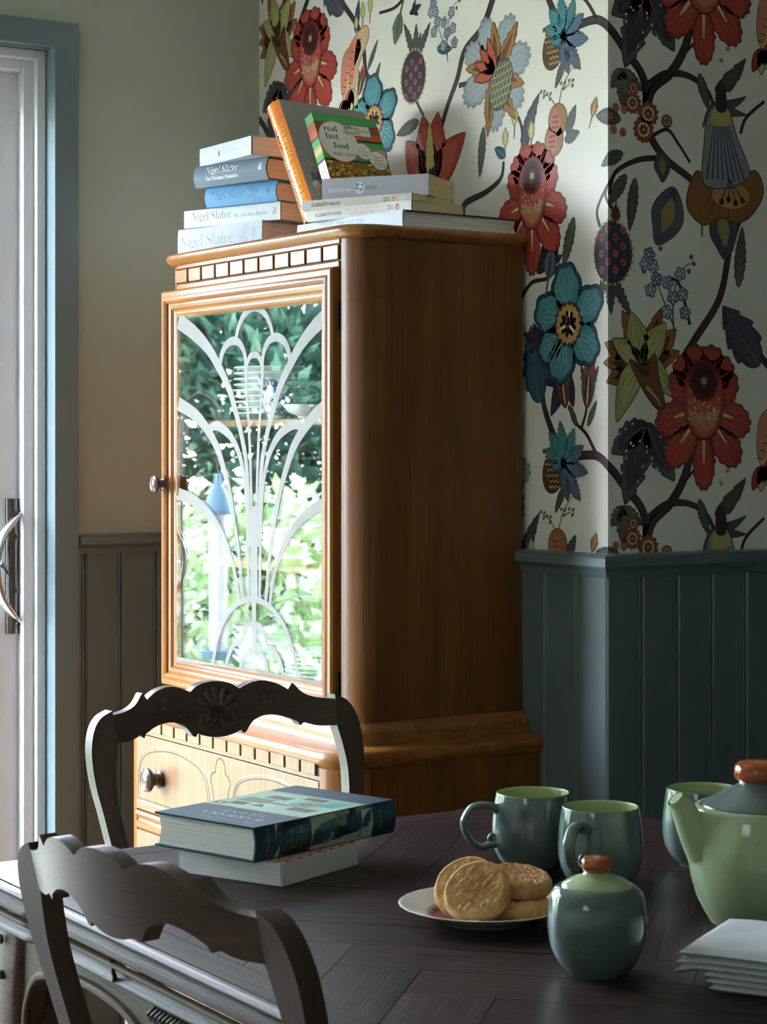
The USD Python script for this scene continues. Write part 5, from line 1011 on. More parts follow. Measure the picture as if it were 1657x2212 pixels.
P.add(at(fit(text('Elizabeth David', 0.0062, 'serif', 3.0), 0.047), 0.016, 0.0125), S(186, 196, 208), 0); P.add(at(fit(text('French Provincial Cooking', 0.0046, 'serif', 2.5), 0.052), 0.090, 0.0150), S(140, 150, 164), 0)
oval(P, 0.076, 0.0160, 0.0055, 0.0080, S(232, 206, 170), 0); oval(P, 0.076, 0.0160, 0.0036, 0.0056, S(112, 66, 58), 1); bird(P, 0.186, 0.0170, 0.0042, S(226, 150, 120), T); P.put(cv, 'lettering', sp)
# right pile
cloth('cover_lilac', (182, 188, 200), 0.35); cloth('cover_cream', (190, 189, 180), 0.35); cloth('cover_ivory', (188, 188, 183), 0.35); cloth('cover_grey', (168, 170, 178), 0.3); cloth('cover_dark', (64, 60, 60), 0.5)
t, cv, sp, up, dn = book('cookery_book', 'large white hardback at the foot of the right-hand pile on the cabinet', lying(1.7715, 3.0640, ZC0, -85.5), 0.298, 0.245, 0.0275, 'cover_lilac', 'pages_white', bulge=0.001, group=SG)
part(t, 'endpaper', bx(0.296, 0.2984, 0.006, 0.243, 0.0246, 0.0272), 'cover_dark', smooth=False)
P = Print()
P.add(at(fit(text('JERUSALEM', 0.0150, 'bold'), 0.082), 0.112, 0.0075), S(132, 160, 206), 0); P.add(at(fit(text('OTTOLENGHI  ·  TAMIMI', 0.0046, 'sans'), 0.058), 0.022, 0.0060), S(176, 190, 216), 0)
for k in range(2): P.add(at(fit(text('appetite books', 0.0026, 'sans'), 0.018), 0.275 + 0.0055 * k, 0.0045, 90), S(150, 164, 190), 0)
P.put(cv, 'lettering', sp)
t, cv, sp, up, dn = book('cookery_book', 'ivory paperback with red lettering, second from the bottom of the right-hand pile', lying(1.7594, 3.0112, 1.6347, -75.3), 0.2395, 0.129, 0.0188, 'cover_ivory', 'pages_cream', hard=False, bulge=0.0008, group=SG)
P = Print(); T = 0.0188
P.add(at(fit(text('ELIZABETH DAVID', 0.0052, 'bold'), 0.061), 0.021, 0.0068), INK, 0); P.add(Point(0.086, 0.0092).buffer(0.0007), INK, 0); P.add(at(fit(text('SPICES, SALT AND AROMATICS', 0.0046, 'serif', 2.0), 0.073), 0.090, 0.0112), S(178, 106, 92), 0); P.add(at(fit(text('IN THE ENGLISH KITCHEN', 0.0046, 'serif', 2.0), 0.066), 0.092, 0.0042), S(178, 106, 92), 0)
for k, s in enumerate(('ISBN 0 14', '046796 5')): P.add(at(fit(text(s, 0.0022, 'bold'), 0.013), 0.187, 0.0112 - 0.0042 * k), INK, 0)
bird(P, 0.209, 0.0098, 0.0058, S(176, 60, 72), T); P.add(sbox(0.2215, 0.003, 0.228, 0.0160), S(206, 204, 140), 0); P.put(cv, 'lettering', sp)
t, cv, sp, up, dn = book('cookery_book', 'cream paperback with orange lettering in the right-hand pile, under the thick grey one', lying(1.7525, 3.0150, 1.6536, -65.0), 0.2192, 0.129, 0.0166, 'cover_cream', 'pages_cream', hard=False, bulge=0.0012, group=SG)
P = Print(); T = 0.0166
P.add(at(fit(text('ELIZABETH DAVID', 0.0054, 'bold'), 0.058), 0.020, 0.0056), INK, 0); P.add(Point(0.0815, 0.0084).buffer(0.0007), INK, 0); P.add(at(fit(text('SUMMER COOKING', 0.0052, 'serif', 2.0), 0.054), 0.0850, 0.0056), S(222, 160, 92), 0)
for k, s in enumerate(('ISBN 0 14', '046794 9')): P.add(at(fit(text(s, 0.0022, 'bold'), 0.012), 0.164, 0.0100 - 0.0042 * k), INK, 0)
bird(P, 0.184, 0.0085, 0.0056, S(236, 158, 60), T); P.add(sbox(0.1915, 0.0030, 0.2095, 0.0138), S(190, 188, 172), 0)
for k in range(3): P.add(at(fit(text('PENGUIN HANDBOOK', 0.0018, 'bold'), 0.0150), 0.193, 0.0108 - 0.0030 * k), S(226, 226, 214), 1)
P.put(cv, 'lettering', sp)
t, cv, sp, up, dn = book('cookery_book', 'thick grey paperback on top of the right-hand pile, its page edges yellowed', lying(1.7715, 2.9809, 1.6703, -53.7), 0.1914, 0.126, 0.0352, 'cover_grey', 'pages_cream', hard=False, bulge=0.0010, group=SG)
P = Print(); T = 0.0352
P.add(at(fit(text("Jane Grigson's", 0.0080, 'serif', 2.4), 0.045), 0.011, 0.0115), S(226, 228, 232), 0); P.add(at(fit(text('Fish Book', 0.0070, 'italic'), 0.021), 0.079, 0.0135), S(72, 78, 88), 0)
oval(P, 0.068, 0.0170, 0.0084, 0.0105, S(206, 214, 216), 0); g = np.random.default_rng(4)
for k in range(46):
    a, r = g.uniform(0, 6.28), math.sqrt(g.uniform(0, 1)) * 0.82; x, z = 0.068 + 0.0084 * r * math.cos(a), 0.0170 + 0.0105 * r * math.sin(a)
    P.add(affinity.rotate(sbox(x - 0.0016, z - 0.0005, x + 0.0016, z + 0.0005), g.uniform(0, 180)), [S(46, 92, 96), S(86, 140, 140), S(236, 240, 240), S(32, 60, 66)][k % 4], 1 + k % 5)
bird(P, 0.180, 0.0185, 0.0048, S(226, 150, 90), T); P.put(cv, 'lettering', sp)
# the two leaning books
def leaning(x, y, z, yaw, lean):
    """spine towards the room, head up and tipped towards the left-hand pile: local x = up, y = into the cabinet, z = towards the pile"""
    yv = np.array([math.cos(yaw), math.sin(yaw), 0]); n = np.array([-yv[1], yv[0], 0])
    return M4((x, y, z), x=math.cos(lean) * np.array([0, 0, 1]) + math.sin(lean) * n, y=yv, z=math.cos(lean) * n - math.sin(lean) * np.array([0, 0, 1]))
LEAN = math.radians(25)
plain('cover_orange', S(238, 138, 58), 0.25, 0.5, coat=0.25); plain('cover_smoke', S(138, 136, 132), 0.25, 0.5, coat=0.25)
TM = 0.034
t, cv, sp, up, dn = book('baking_book', 'orange-spined hardback leaning against the left-hand pile of books', leaning(1.785, 3.0235, 1.6352 + TM * math.sin(LEAN), math.radians(11.5), LEAN), 0.232, 0.205, TM, 'cover_orange', 'pages_white', bulge=0.006, board=0.0022)
P = Print()
P.add(at(fit(text('MARTHA STEWART', 0.0082, 'serif', 1.0), 0.160), 0.188, 0.0155, 180), S(250, 214, 96), 0, strips(TM)); P.add(at(fit(text('BAKING HANDBOOK', 0.0092, 'bold'), 0.158), 0.184, 0.0305, 180), S(66, 50, 58), 0, strips(TM)); P.put(cv, 'lettering', sp)
fc = lambda a, b, d: (b, a, -d)            # front cover: across, up
P = Print(); Hh, Ww = 0.232, 0.205
P.add(sbox(0.0015, 0.0005, Ww - 0.0005, Hh - 0.0005), S(140, 138, 134), 0)
P.add(at(fit(text('MARTHA STEWART', 0.0125, 'serif', 1.0), 0.165), 0.020, 0.098), S(206, 160, 78), 2); P.add(at(fit(text('BAKING HANDBOOK', 0.0150, 'bold'), 0.165), 0.020, 0.072), S(70, 66, 64), 2)
for k in range(26):
    x, y, r = g.uniform(0.01, 0.19), g.uniform(0.01, 0.066), g.uniform(0.006, 0.016); P.add(Point(x, y).buffer(r, 10).intersection(sbox(0.002, 0.001, Ww, 0.09)), [S(206, 206, 204), S(222, 220, 216), S(176, 172, 166), S(176, 60, 48), S(196, 150, 110)][k % 5], 1)
P.put(cv, 'cover_print', fc)
plain('cover_white_gloss', S(232, 232, 228), 0.25, coat=0.25)
t, cv, sp, up, dn = book('striped_book', 'paperback with a green and red striped cover leaning in front of the orange-spined one', leaning(1.802, 3.0125 - 0.0235, 1.6712 + 0.022 * math.sin(LEAN), math.radians(5.0), LEAN), 0.166, 0.139, 0.022, 'cover_white_gloss', 'pages_white', hard=False, bulge=0.0)
G, BRN, RED, BLK, ORG, PGR = S(70, 158, 84), S(132, 74, 42), S(196, 82, 40), S(34, 36, 42), S(226, 150, 84), S(150, 196, 140)
bands = [(G, 0.016), (BRN, 0.017), (RED, 0.0135), (BLK, 0.0045), (G, 0.0135), (ORG, 0.006), (PGR, 0.006), (ORG, 0.004), (G, 0.010), (BLK, 0.0045)]
P = Print(); PS = Print(); y = 0.166
for c, h in bands:
    P.add(sbox(0.0, y - h, 0.139, y), c, 0); PS.add(sbox(y - h, 0.0, y, 0.022), c, 0, strips(0.022)); y -= h
g2 = np.random.default_rng(9)
P.add(sbox(0, 0, 0.139, y), S(150, 110, 30), 0)
for k in range(420):
    x, yy, r = g2.uniform(0, 0.139), g2.uniform(0, y), g2.uniform(0.0012, 0.0048); q = affinity.scale(Point(x, yy).buffer(r, 5), 1, g2.uniform(0.4, 1)).intersection(sbox(0, 0, 0.139, y))
    P.add(q, [S(206, 160, 34), S(150, 84, 30), S(110, 96, 40), S(86, 60, 30), S(226, 190, 60), S(64, 66, 44), S(176, 110, 40)][k % 7], 1 + k % 5)
def disc(x, yy, r, ring_c, rw): P.add(Point(x, yy).buffer(r, 24).intersection(sbox(0, 0, 0.139, 0.166)), ring_c, 7); P.add(Point(x, yy).buffer(r - rw, 24).intersection(sbox(0, 0, 0.139, 0.166)), S(226, 222, 210), 8)
disc(0.0415, 0.1115, 0.0415, S(206, 120, 70), 0.0012)
P.add(at(text('real', 0.0120, 'serif', 1.0), 0.016, 0.131), INK, 9); P.add(at(text('fast', 0.0120, 'serif', 1.0), 0.0155, 0.1155), INK, 9); P.add(at(text('food', 0.0120, 'serif', 1.0), 0.028, 0.097), INK, 9); P.add(at(fit(text('nigel slater', 0.0085, 'serif', 1.4), 0.050), 0.022, 0.0825), S(176, 80, 50), 9)
P.add(sbox(0.0580, 0.1265, 0.1180, 0.1490), INK, 7); P.add(sbox(0.0588, 0.1273, 0.1172, 0.1482), S(226, 222, 210), 8)
P.add(at(text('350', 0.0064, 'serif'), 0.0615, 0.1405), INK, 9); P.add(at(fit(text('RECIPES', 0.0036, 'serif'), 0.018), 0.0770, 0.1405), INK, 9); P.add(at(fit(text('READY-TO-EAT', 0.0036, 'serif'), 0.031), 0.0845, 0.1352), INK, 9); P.add(at(fit(text('IN 30 MINUTES', 0.0034, 'serif'), 0.031), 0.0640, 0.1300), INK, 9)
disc(0.0900, 0.0960, 0.0172, S(60, 130, 76), 0.0010)
for k, s in enumerate(('seen on', "'great food'", 'on PBS')): P.add(at(text(s, 0.0036, 'serif', 1.6), 0.0900, 0.1015 - 0.0075 * k, align='c'), S(70, 74, 70), 9)
disc(0.1180, 0.0800, 0.0205, INK, 0.0014)
for k, (s, c) in enumerate((('"Nigel is', S(160, 62, 44)), ('a genius"', S(160, 62, 44)), ('-jamie oliver', INK), ('the naked chef', INK))): P.add(at(text(s, 0.0046 if k < 2 else 0.0033, 'serif', 0.6), 0.1185, (0.0850, 0.0785, 0.0725, 0.0675)[k], align='c'), c, 9)
P.put(cv, 'cover_print', fc)
PS.add(at(text('nigel', 0.0062, 'serif', 1.0), y - 0.010, 0.0095, 180), S(150, 80, 60), 1); PS.add(at(text('slater', 0.0062, 'serif', 1.0), y - 0.010, 0.0185, 180), S(150, 80, 60), 1)
PS.add(sbox(y - 0.0345, 0.001, y - 0.0337, 0.021), S(176, 90, 60), 1); PS.add(at(text('real fast', 0.0105, 'serif', 0.6), y - 0.038, 0.0160, 180), INK, 1); PS.put(cv, 'spine_print', sp)

# the two books on the table
plain('cover_teal', S(30, 74, 84), 0.3, 0.5, coat=0.3); plain('cover_plain', S(226, 226, 224), 0.5)
a0 = math.degrees(math.atan2(0.126 * 0.8442 - 0.0838 * 0.5361, 0.126 * 0.5361 + 0.0838 * 0.8442))
def vw(Fd, R): return (Fd * VF + R * VR)[:2]
o = vw(2.3376, -0.1153)
t, cv, sp, up, dn = book('poetry_paperback', 'square white paperback with red patterned cover, under the teal hardback on the table', lying(*o, TZ + 0.0006, a0), 0.152, 0.152, 0.0262, 'cover_plain', 'pages_pale', hard=False, bulge=0.0)
P = Print(); P.add(sbox(0.001, 0.001, 0.151, 0.148), S(186, 52, 44), 0)
for i in range(14):
    for j in range(13):
        x, y_ = 0.006 + i * 0.0108, 0.006 + j * 0.0112 + (i % 2) * 0.0056
        q = Point(x, y_).buffer(0.0048, 8).intersection(sbox(0.001, 0.001, 0.151, 0.148))
        if not q.is_empty: P.add(q, S(232, 230, 222), 1); P.add(Point(x, y_).buffer(0.0021, 8).intersection(sbox(0.001, 0.001, 0.151, 0.148)), S(170, 60, 50) if (i + j) % 3 else S(110, 120, 60), 2)
P.add(sbox(0.001, 0.143, 0.151, 0.1515), S(216, 226, 220), 3); P.put(cv, 'cover_print', up)
o = vw(2.339, -0.148); a1 = math.degrees(math.atan2(0.189 * 0.8442 - 0.160 * 0.5361, 0.189 * 0.5361 + 0.160 * 0.8442))
LB, WB, TB = 0.248, 0.163, 0.0405
t, cv, sp, up, dn = book('poetry_hardback', 'thick teal-jacketed hardback lying on the white paperback on the table', lying(*o, TZ + 0.0272, a1), LB, WB, TB, 'cover_teal', 'pages_white', bulge=0.004, board=0.0024)
NAVY, CRM, GRN, BK = S(24, 46, 66), S(186, 192, 160), S(146, 172, 146), S(24, 22, 24)
P = Print(); st = strips(TB)
def zone(a, b, c, l=0): P.add(sbox(a * LB, 0.0012, b * LB, TB - 0.0012), c, l, st)
zone(0.002, 0.998, NAVY); zone(0.135, 0.162, CRM, 1); zone(0.178, 0.372, BK, 1); zone(0.365, 0.368, S(150, 160, 150), 2); zone(0.183, 0.186, S(150, 160, 150), 2); zone(0.380, 0.825, S(160, 178, 152), 1)
def sq(a, b, z0, z1, c, l=2): P.add(sbox(a * LB, z0 * TB, b * LB, z1 * TB), c, l, st)
sq(0.56, 0.63, 0.55, 0.95, S(120, 132, 112)); sq(0.66, 0.715, 0.30, 0.97, S(38, 40, 36)); sq(0.715, 0.745, 0.10, 0.97, S(128, 138, 110)); P.add(Polygon([(0.565 * LB, 0.26 * TB), (0.70 * LB, 0.30 * TB), (0.565 * LB, 0.62 * TB)]), S(30, 32, 30), 3, st); P.add(affinity.rotate(affinity.scale(Point(0.50 * LB, 0.25 * TB).buffer(0.009), 1.3, 0.7), 30), S(134, 146, 124), 2, st); sq(0.745, 0.82, 0.10, 0.90, S(176, 192, 170))
P.add(at(text('Guest', 0.0072, 'serif', 2.6), 0.092 * LB, 0.0105, 90), S(150, 162, 160), 3, st)
for k, s in enumerate(('The', 'Collected', 'Poems of', 'BARBARA', 'GUEST')): P.add(at(fit(text(s, 0.0066, 'serif', 2.6), (0.0075, 0.021, 0.019, 0.026, 0.018)[k]), (0.222 + 0.033 * k) * LB, (0.013, 0.0085, 0.0085, 0.0075, 0.0105)[k], 90), S(150, 150, 140), 3, st)
P.add(at(fit(text('WESLEYAN', 0.0050, 'serif', 2.2), 0.023), 0.895 * LB, 0.009, 90), S(166, 176, 176), 3, st); P.put(cv, 'spine_print', sp)
P = Print(); P.add(sbox(0.001, 0.001, LB - 0.001, WB - 0.001), NAVY, 0); P.add(sbox(0.33 * LB, 0.001, 0.80 * LB, WB - 0.001), GRN, 1)
def cr(a, b, c, d, col, l=2): P.add(sbox(a * LB, c * WB, b * LB, d * WB), col, l)
cr(0.33, 0.36, 0.0, 1.0, S(150, 164, 116)); cr(0.77, 0.80, 0.0, 1.0, S(140, 160, 120)); cr(0.40, 0.47, 0.70, 0.86, S(72, 70, 60)); cr(0.49, 0.60, 0.62, 0.90, S(108, 112, 90)); cr(0.36, 0.42, 0.86, 0.97, S(56, 58, 52)); P.add(Point(0.39 * LB, 0.915 * WB).buffer(0.0035), S(190, 200, 180), 3)
P.add(Polygon([(0.42 * LB, 0.52 * WB), (0.48 * LB, 0.60 * WB), (0.42 * LB, 0.68 * WB)]), S(36, 42, 44), 3); cr(0.41, 0.50, 0.50, 0.70, S(166, 188, 166)); cr(0.62, 0.70, 0.58, 0.80, S(96, 88, 76)); cr(0.52, 0.54, 0.42, 0.62, S(40, 44, 44), 3); cr(0.64, 0.68, 0.60, 0.64, S(40, 44, 44), 3); cr(0.60, 0.74, 0.08, 0.24, S(70, 150, 150)); cr(0.44, 0.52, 0.10, 0.34, S(86, 86, 72)); cr(0.70, 0.76, 0.30, 0.52, S(78, 74, 64)); cr(0.66, 0.69, 0.66, 0.76, S(36, 38, 40), 3)
for k in range(18):
    a = 2 * math.pi * k / 18; c0 = (0.60 * LB, 0.34 * WB); P.add(LineString([(c0[0] + 0.003 * math.cos(a), c0[1] + 0.003 * math.sin(a)), (c0[0] + 0.017 * math.cos(a), c0[1] + 0.017 * math.sin(a))]).buffer(0.0005), S(60, 66, 58), 4)
P.add(Point(0.60 * LB, 0.34 * WB).buffer(0.0185).difference(Point(0.60 * LB, 0.34 * WB).buffer(0.0172)), S(70, 78, 66), 4)
P.add(at(fit(text('The Collected Poems of', 0.0075, 'serif', 2.6), 0.105), 0.085 * LB, 0.020, 90), S(120, 140, 146), 2); P.add(at(fit(text('BARBARA', 0.0125, 'serif', 2.2), 0.098), 0.180 * LB, 0.024, 90), S(150, 166, 140), 2); P.add(at(fit(text('GUEST', 0.0125, 'serif', 2.2), 0.066), 0.265 * LB, 0.040, 90), S(150, 166, 140), 2)
P.add(at(fit(text('Edited by Hadley Guest', 0.0050, 'serif', 2.6), 0.070), 0.90 * LB, 0.046, 90), S(110, 130, 140), 2); P.put(cv, 'jacket_print', up)
# ---------------------------------------------------------------- tea things
def glaze(name, c, var=0.12, r=0.10):
    c = np.array(c); look(name, {'tc': ('texture_coordinate', {}), 'n': ('noise_texture', {'scale': 420.0, 'detail': 2.0}), 'n2': ('noise_texture', {'scale': 22.0, 'detail': 3.0}), 'ad': ('math', {'math_type': 'multiply_add', 'value2': 0.5}), 'hf': ('math', {'math_type': 'multiply', 'value2': 0.5}), 'r': ('rgb_ramp', {'ramp': [(0.35, tuple(c * (1 - var))), (0.65, tuple(c * (1 + var)))]}), 'p': ('principled_bsdf', {'roughness': r, 'specular_ior_level': 0.5, 'coat_weight': 0.4, 'coat_roughness': 0.03})},
         [('tc.object', 'n.vector'), ('tc.object', 'n2.vector'), ('n2.fac', 'hf.value1'), ('n.fac', 'ad.value1'), ('hf.value', 'ad.value3'), ('ad.value', 'r.fac'), ('r.color', 'p.base_color')])
glaze('glaze_dark', S(88, 102, 97)); glaze('glaze_pale', S(176, 188, 142), 0.08); glaze('glaze_amber', S(146, 70, 28), 0.3); glaze('glaze_celadon', S(166, 182, 140), 0.07)
plain('rim_brown', S(126, 104, 62), 0.2)
def stand(Fd, R, z=TZ + 0.0003): q = Fd * VF + R * VR; return np.array([q[0], q[1], z])
MUG = [(0, 0.003), (0.0255, 0.003), (0.0262, 0), (0.0278, 0), (0.0285, 0.0025), (0.0315, 0.0050), (0.0360, 0.0085), (0.0415, 0.0155), (0.0460, 0.0250), (0.0482, 0.0370), (0.0486, 0.0480), (0.0478, 0.0620), (0.0460, 0.0780), (0.0441, 0.0900), (0.0437, 0.0918)]
MUGI = [(0.0437, 0.0918), (0.0430, 0.0926), (0.0422, 0.0920), (0.0424, 0.0895), (0.0442, 0.0780), (0.0460, 0.0620), (0.0466, 0.0480), (0.0455, 0.0330), (0.0410, 0.0200), (0.030, 0.010), (0, 0.008)]
def make_mug(m, label):
    t = thing('mug', label, 'mug', m, 'stoneware mugs on the table')
    part(t, 'body', lathe(MUG, 64), 'glaze_dark', smooth=60); part(t, 'inside', lathe(MUGI, 64), 'glaze_pale', smooth=60, label='pale green glazed inside of the mug')
    part(t, 'rim', lathe([(0.0436, 0.0917), (0.0434, 0.0924), (0.0430, 0.0928), (0.0426, 0.0924), (0.0430, 0.0921), (0.0436, 0.0917)], 64), 'rim_brown', smooth=60)
    h = spline([(0.0440, 0, 0.0745), (0.0600, 0, 0.0800), (0.0760, 0, 0.0765), (0.0855, 0, 0.0610), (0.0800, 0, 0.0430), (0.0660, 0, 0.0310), (0.0545, 0, 0.0330), (0.0470, 0, 0.0345)], 6)
    w_ = np.interp(np.linspace(0, 1, len(h)), [0, 0.12, 0.5, 0.85, 1], [0.0095, 0.0062, 0.0055, 0.0058, 0.0080])
    part(t, 'handle', tube(h, np.column_stack([w_ * 1.25, w_ * 0.72]), 14, flat=(0, 1, 0)), 'glaze_dark', smooth=60)
    part(t, 'thumb_curl', tube(spline([(0.0500, 0, 0.0350), (0.0530, 0, 0.0400), (0.0505, 0, 0.0440), (0.0480, 0, 0.0415)], 4), np.linspace(0.004, 0.0025, 13), 10), 'glaze_dark', smooth=60)
    return t
va = math.atan2(-VR[1], -VR[0])             # direction that points left in the photograph
mug = make_mug(M4(stand(2.432, 0.1770), rz=va + 0.25), 'grey-green mug with its handle out to the side, nearest the cabinet')
again(mug, M4(stand(2.336, 0.2470), rz=va + 1.05), 'grey-green mug right behind the lidded sugar bowl')
again(mug, M4(stand(2.463, 0.3835), rz=va + 2.6), 'grey-green mug half hidden by the teapot spout')
sb = thing('sugar_bowl', 'lidded grey-green stoneware sugar bowl with a pale lid and amber knob', 'sugar bowl', M4(stand(1.9550, 0.2035)))
part(sb, 'body', lathe([(0, 0.003), (0.0255, 0.003), (0.0262, 0), (0.0285, 0), (0.0305, 0.0030), (0.0340, 0.0070), (0.0385, 0.0130), (0.0428, 0.0215), (0.0460, 0.0325), (0.0475, 0.0450), (0.0470, 0.058), (0.0458, 0.0680), (0.0440, 0.0765), (0.0405, 0.0815), (0.0370, 0.0836), (0.0350, 0.0838), (0.0342, 0.0828), (0.0345, 0.0790), (0.040, 0.070), (0.042, 0.045), (0, 0.01)], 72), 'glaze_dark', smooth=60)
ld = part(sb, 'lid', lathe([(0, 0.0820), (0.0340, 0.0820), (0.0344, 0.0838), (0.0338, 0.0850), (0.0330, 0.0848), (0.0318, 0.0860), (0.0280, 0.0888), (0.0230, 0.0912), (0.0175, 0.0930), (0.0138, 0.0944), (0.0125, 0.0960), (0.0122, 0.0978), (0, 0.0978)], 64), 'glaze_celadon', smooth=50)
part(ld, 'knob', lathe([(0, 0.0970), (0.0122, 0.0970), (0.0142, 0.0985), (0.0150, 0.1010), (0.0152, 0.1050), (0.0148, 0.1080), (0.0130, 0.1102), (0.007, 0.1110), (0, 0.1112)], 48), 'glaze_amber', smooth=60, label='amber glazed knob')
tpot = thing('teapot', 'pale celadon stoneware teapot with a grey lid and amber knob', 'teapot', M4(stand(2.1700, 0.3990)))
part(tpot, 'body', lathe([(0, 0.004), (0.050, 0.004), (0.051, 0), (0.0535, 0), (0.0550, 0.003), (0.0605, 0.012), (0.0675, 0.026), (0.0735, 0.046), (0.0768, 0.066), (0.0770, 0.080), (0.0755, 0.098), (0.0728, 0.1130), (0.0708, 0.1195), (0.0690, 0.1222), (0.0660, 0.1235), (0.0638, 0.1232), (0.0632, 0.1215), (0.066, 0.11), (0.070, 0.08), (0.06, 0.02), (0, 0.01)], 96), 'glaze_celadon', smooth=60)
lid = part(tpot, 'lid', lathe([(0, 0.1210), (0.0626, 0.1210), (0.0628, 0.1232), (0.0610, 0.1250), (0.0560, 0.1285), (0.0470, 0.1335), (0.0370, 0.1385), (0.0285, 0.1425), (0.0238, 0.1455), (0.0226, 0.1490), (0, 0.1490)], 80), 'glaze_dark', smooth=60, label='grey glazed lid')
part(lid, 'knob', lathe([(0, 0.1485), (0.0230, 0.1485), (0.0262, 0.1500), (0.0280, 0.1535), (0.0282, 0.1600), (0.0272, 0.1650), (0.0240, 0.1678), (0.012, 0.1690), (0, 0.1692)], 56), 'glaze_amber', smooth=60, label='amber glazed knob')
spd = va + 0.28; dv = np.array([math.cos(spd), math.sin(spd), 0])
sp_ = spline([(0.0640, 0.078), (0.0740, 0.094), (0.0835, 0.1120), (0.0915, 0.1270), (0.0975, 0.1345)], 6)
w_ = np.interp(np.linspace(0, 1, len(sp_)), [0, 0.4, 0.85, 1], [0.0210, 0.0160, 0.0110, 0.0102])
spt = tube(np.array([dv * r + [0, 0, z] for r, z in sp_]), w_, 24, cap=False); tip = np.array([dv * sp_[-1][0] + [0, 0, sp_[-1][1]]])
inn = tube(np.array([dv * r + [0, 0, z] for r, z in sp_])[::-1], w_[::-1] * 0.82, 24)
part(tpot, 'spout', join(spt, inn), 'glaze_celadon', smooth=70)
hv = -dv; hp = spline([(0.068, 0.100), (0.098, 0.112), (0.124, 0.098), (0.122, 0.064), (0.098, 0.040), (0.070, 0.036)], 6)
part(tpot, 'handle', tube(np.array([hv * r + [0, 0, z] for r, z in hp]), (0.0065, 0.010), 14, flat=np.cross(hv, [0, 0, 1])), 'glaze_celadon', smooth=70)
# plate with a scalloped rim and a red-brown transfer print
plain('ivory_china', S(226, 222, 208), 0.10, coat=0.4)
PR = 0.0895
def scal(a): return 1 + 0.018 * np.abs(np.sin(a * 7)) ** 0.7 - 0.008 + 0.006 * np.cos(a * 14)
pv, pf = lathe([(0, 0.0015), (0.044, 0.0015), (0.0445, 0), (0.0475, 0), (0.049, 0.002), (0.060, 0.0055), (0.075, 0.0115), (0.087, 0.0165), (PR, 0.0178), (PR + 0.0006, 0.0187), (PR - 0.0005, 0.0194), (0.087, 0.0188), (0.074, 0.0140), (0.060, 0.0080), (0.052, 0.0050), (0.044, 0.0042), (0, 0.0040)], 168)
rr = np.hypot(pv[:, 0], pv[:, 1]); k = 1 + (scal(np.arctan2(pv[:, 1], pv[:, 0])) - 1) * np.clip((rr - 0.055) / 0.034, 0, 1); pv[:, :2] *= k[:, None]
pl = thing('plate', 'scalloped ivory plate with a red-brown printed centre, under the biscuits', 'plate', M4(stand(2.175, 0.1062)))
pb = part(pl, 'dish', (pv, pf), 'ivory_china', smooth=60)
P = Print(); RB = S(112, 42, 34)
def zfn(a, b, d): r = math.hypot(a, b); return (a, b, float(np.interp(r, [0, 0.044, 0.052, 0.060, 0.074, 0.087], [0.0040, 0.0042, 0.0050, 0.0080, 0.0140, 0.0188])) + d)
def annulus(r0, r1, c, l):
    for k in range(24):
        a = np.radians(np.linspace(k * 15, k * 15 + 15, 4)); P.add(Polygon([(r1 * math.cos(t), r1 * math.sin(t)) for t in a] + [(r0 * math.cos(t), r0 * math.sin(t)) for t in a[::-1]]), c, l)
for r0, r1, c in ((0.0, 0.020, S(150, 96, 84)), (0.020, 0.040, S(140, 84, 74)), (0.040, 0.0525, S(132, 70, 60)), (0.0525, 0.0585, RB), (0.0600, 0.0612, RB)): annulus(max(r0, 1e-4), r1, c, 0)
for k in range(48):
    a = 2 * math.pi * k / 48; P.add(affinity.translate(affinity.scale(Point(0, 0).buffer(0.0013, 6), 1, 1.4), 0.0555 * math.cos(a), 0.0555 * math.sin(a)), S(196, 150, 136), 1)
gq = np.random.default_rng(12)
for k in range(150):
    a, r = gq.uniform(0, 6.28), gq.uniform(0.006, 0.050); x, y_ = r * math.cos(a), r * math.sin(a); P.add(affinity.rotate(affinity.scale(Point(x, y_).buffer(0.0026, 5), 1, 0.45), gq.uniform(0, 180)), [RB, S(206, 170, 156), S(90, 34, 30)][k % 3], 1 + k % 2)
P.put(pb, 'transfer_print', zfn)
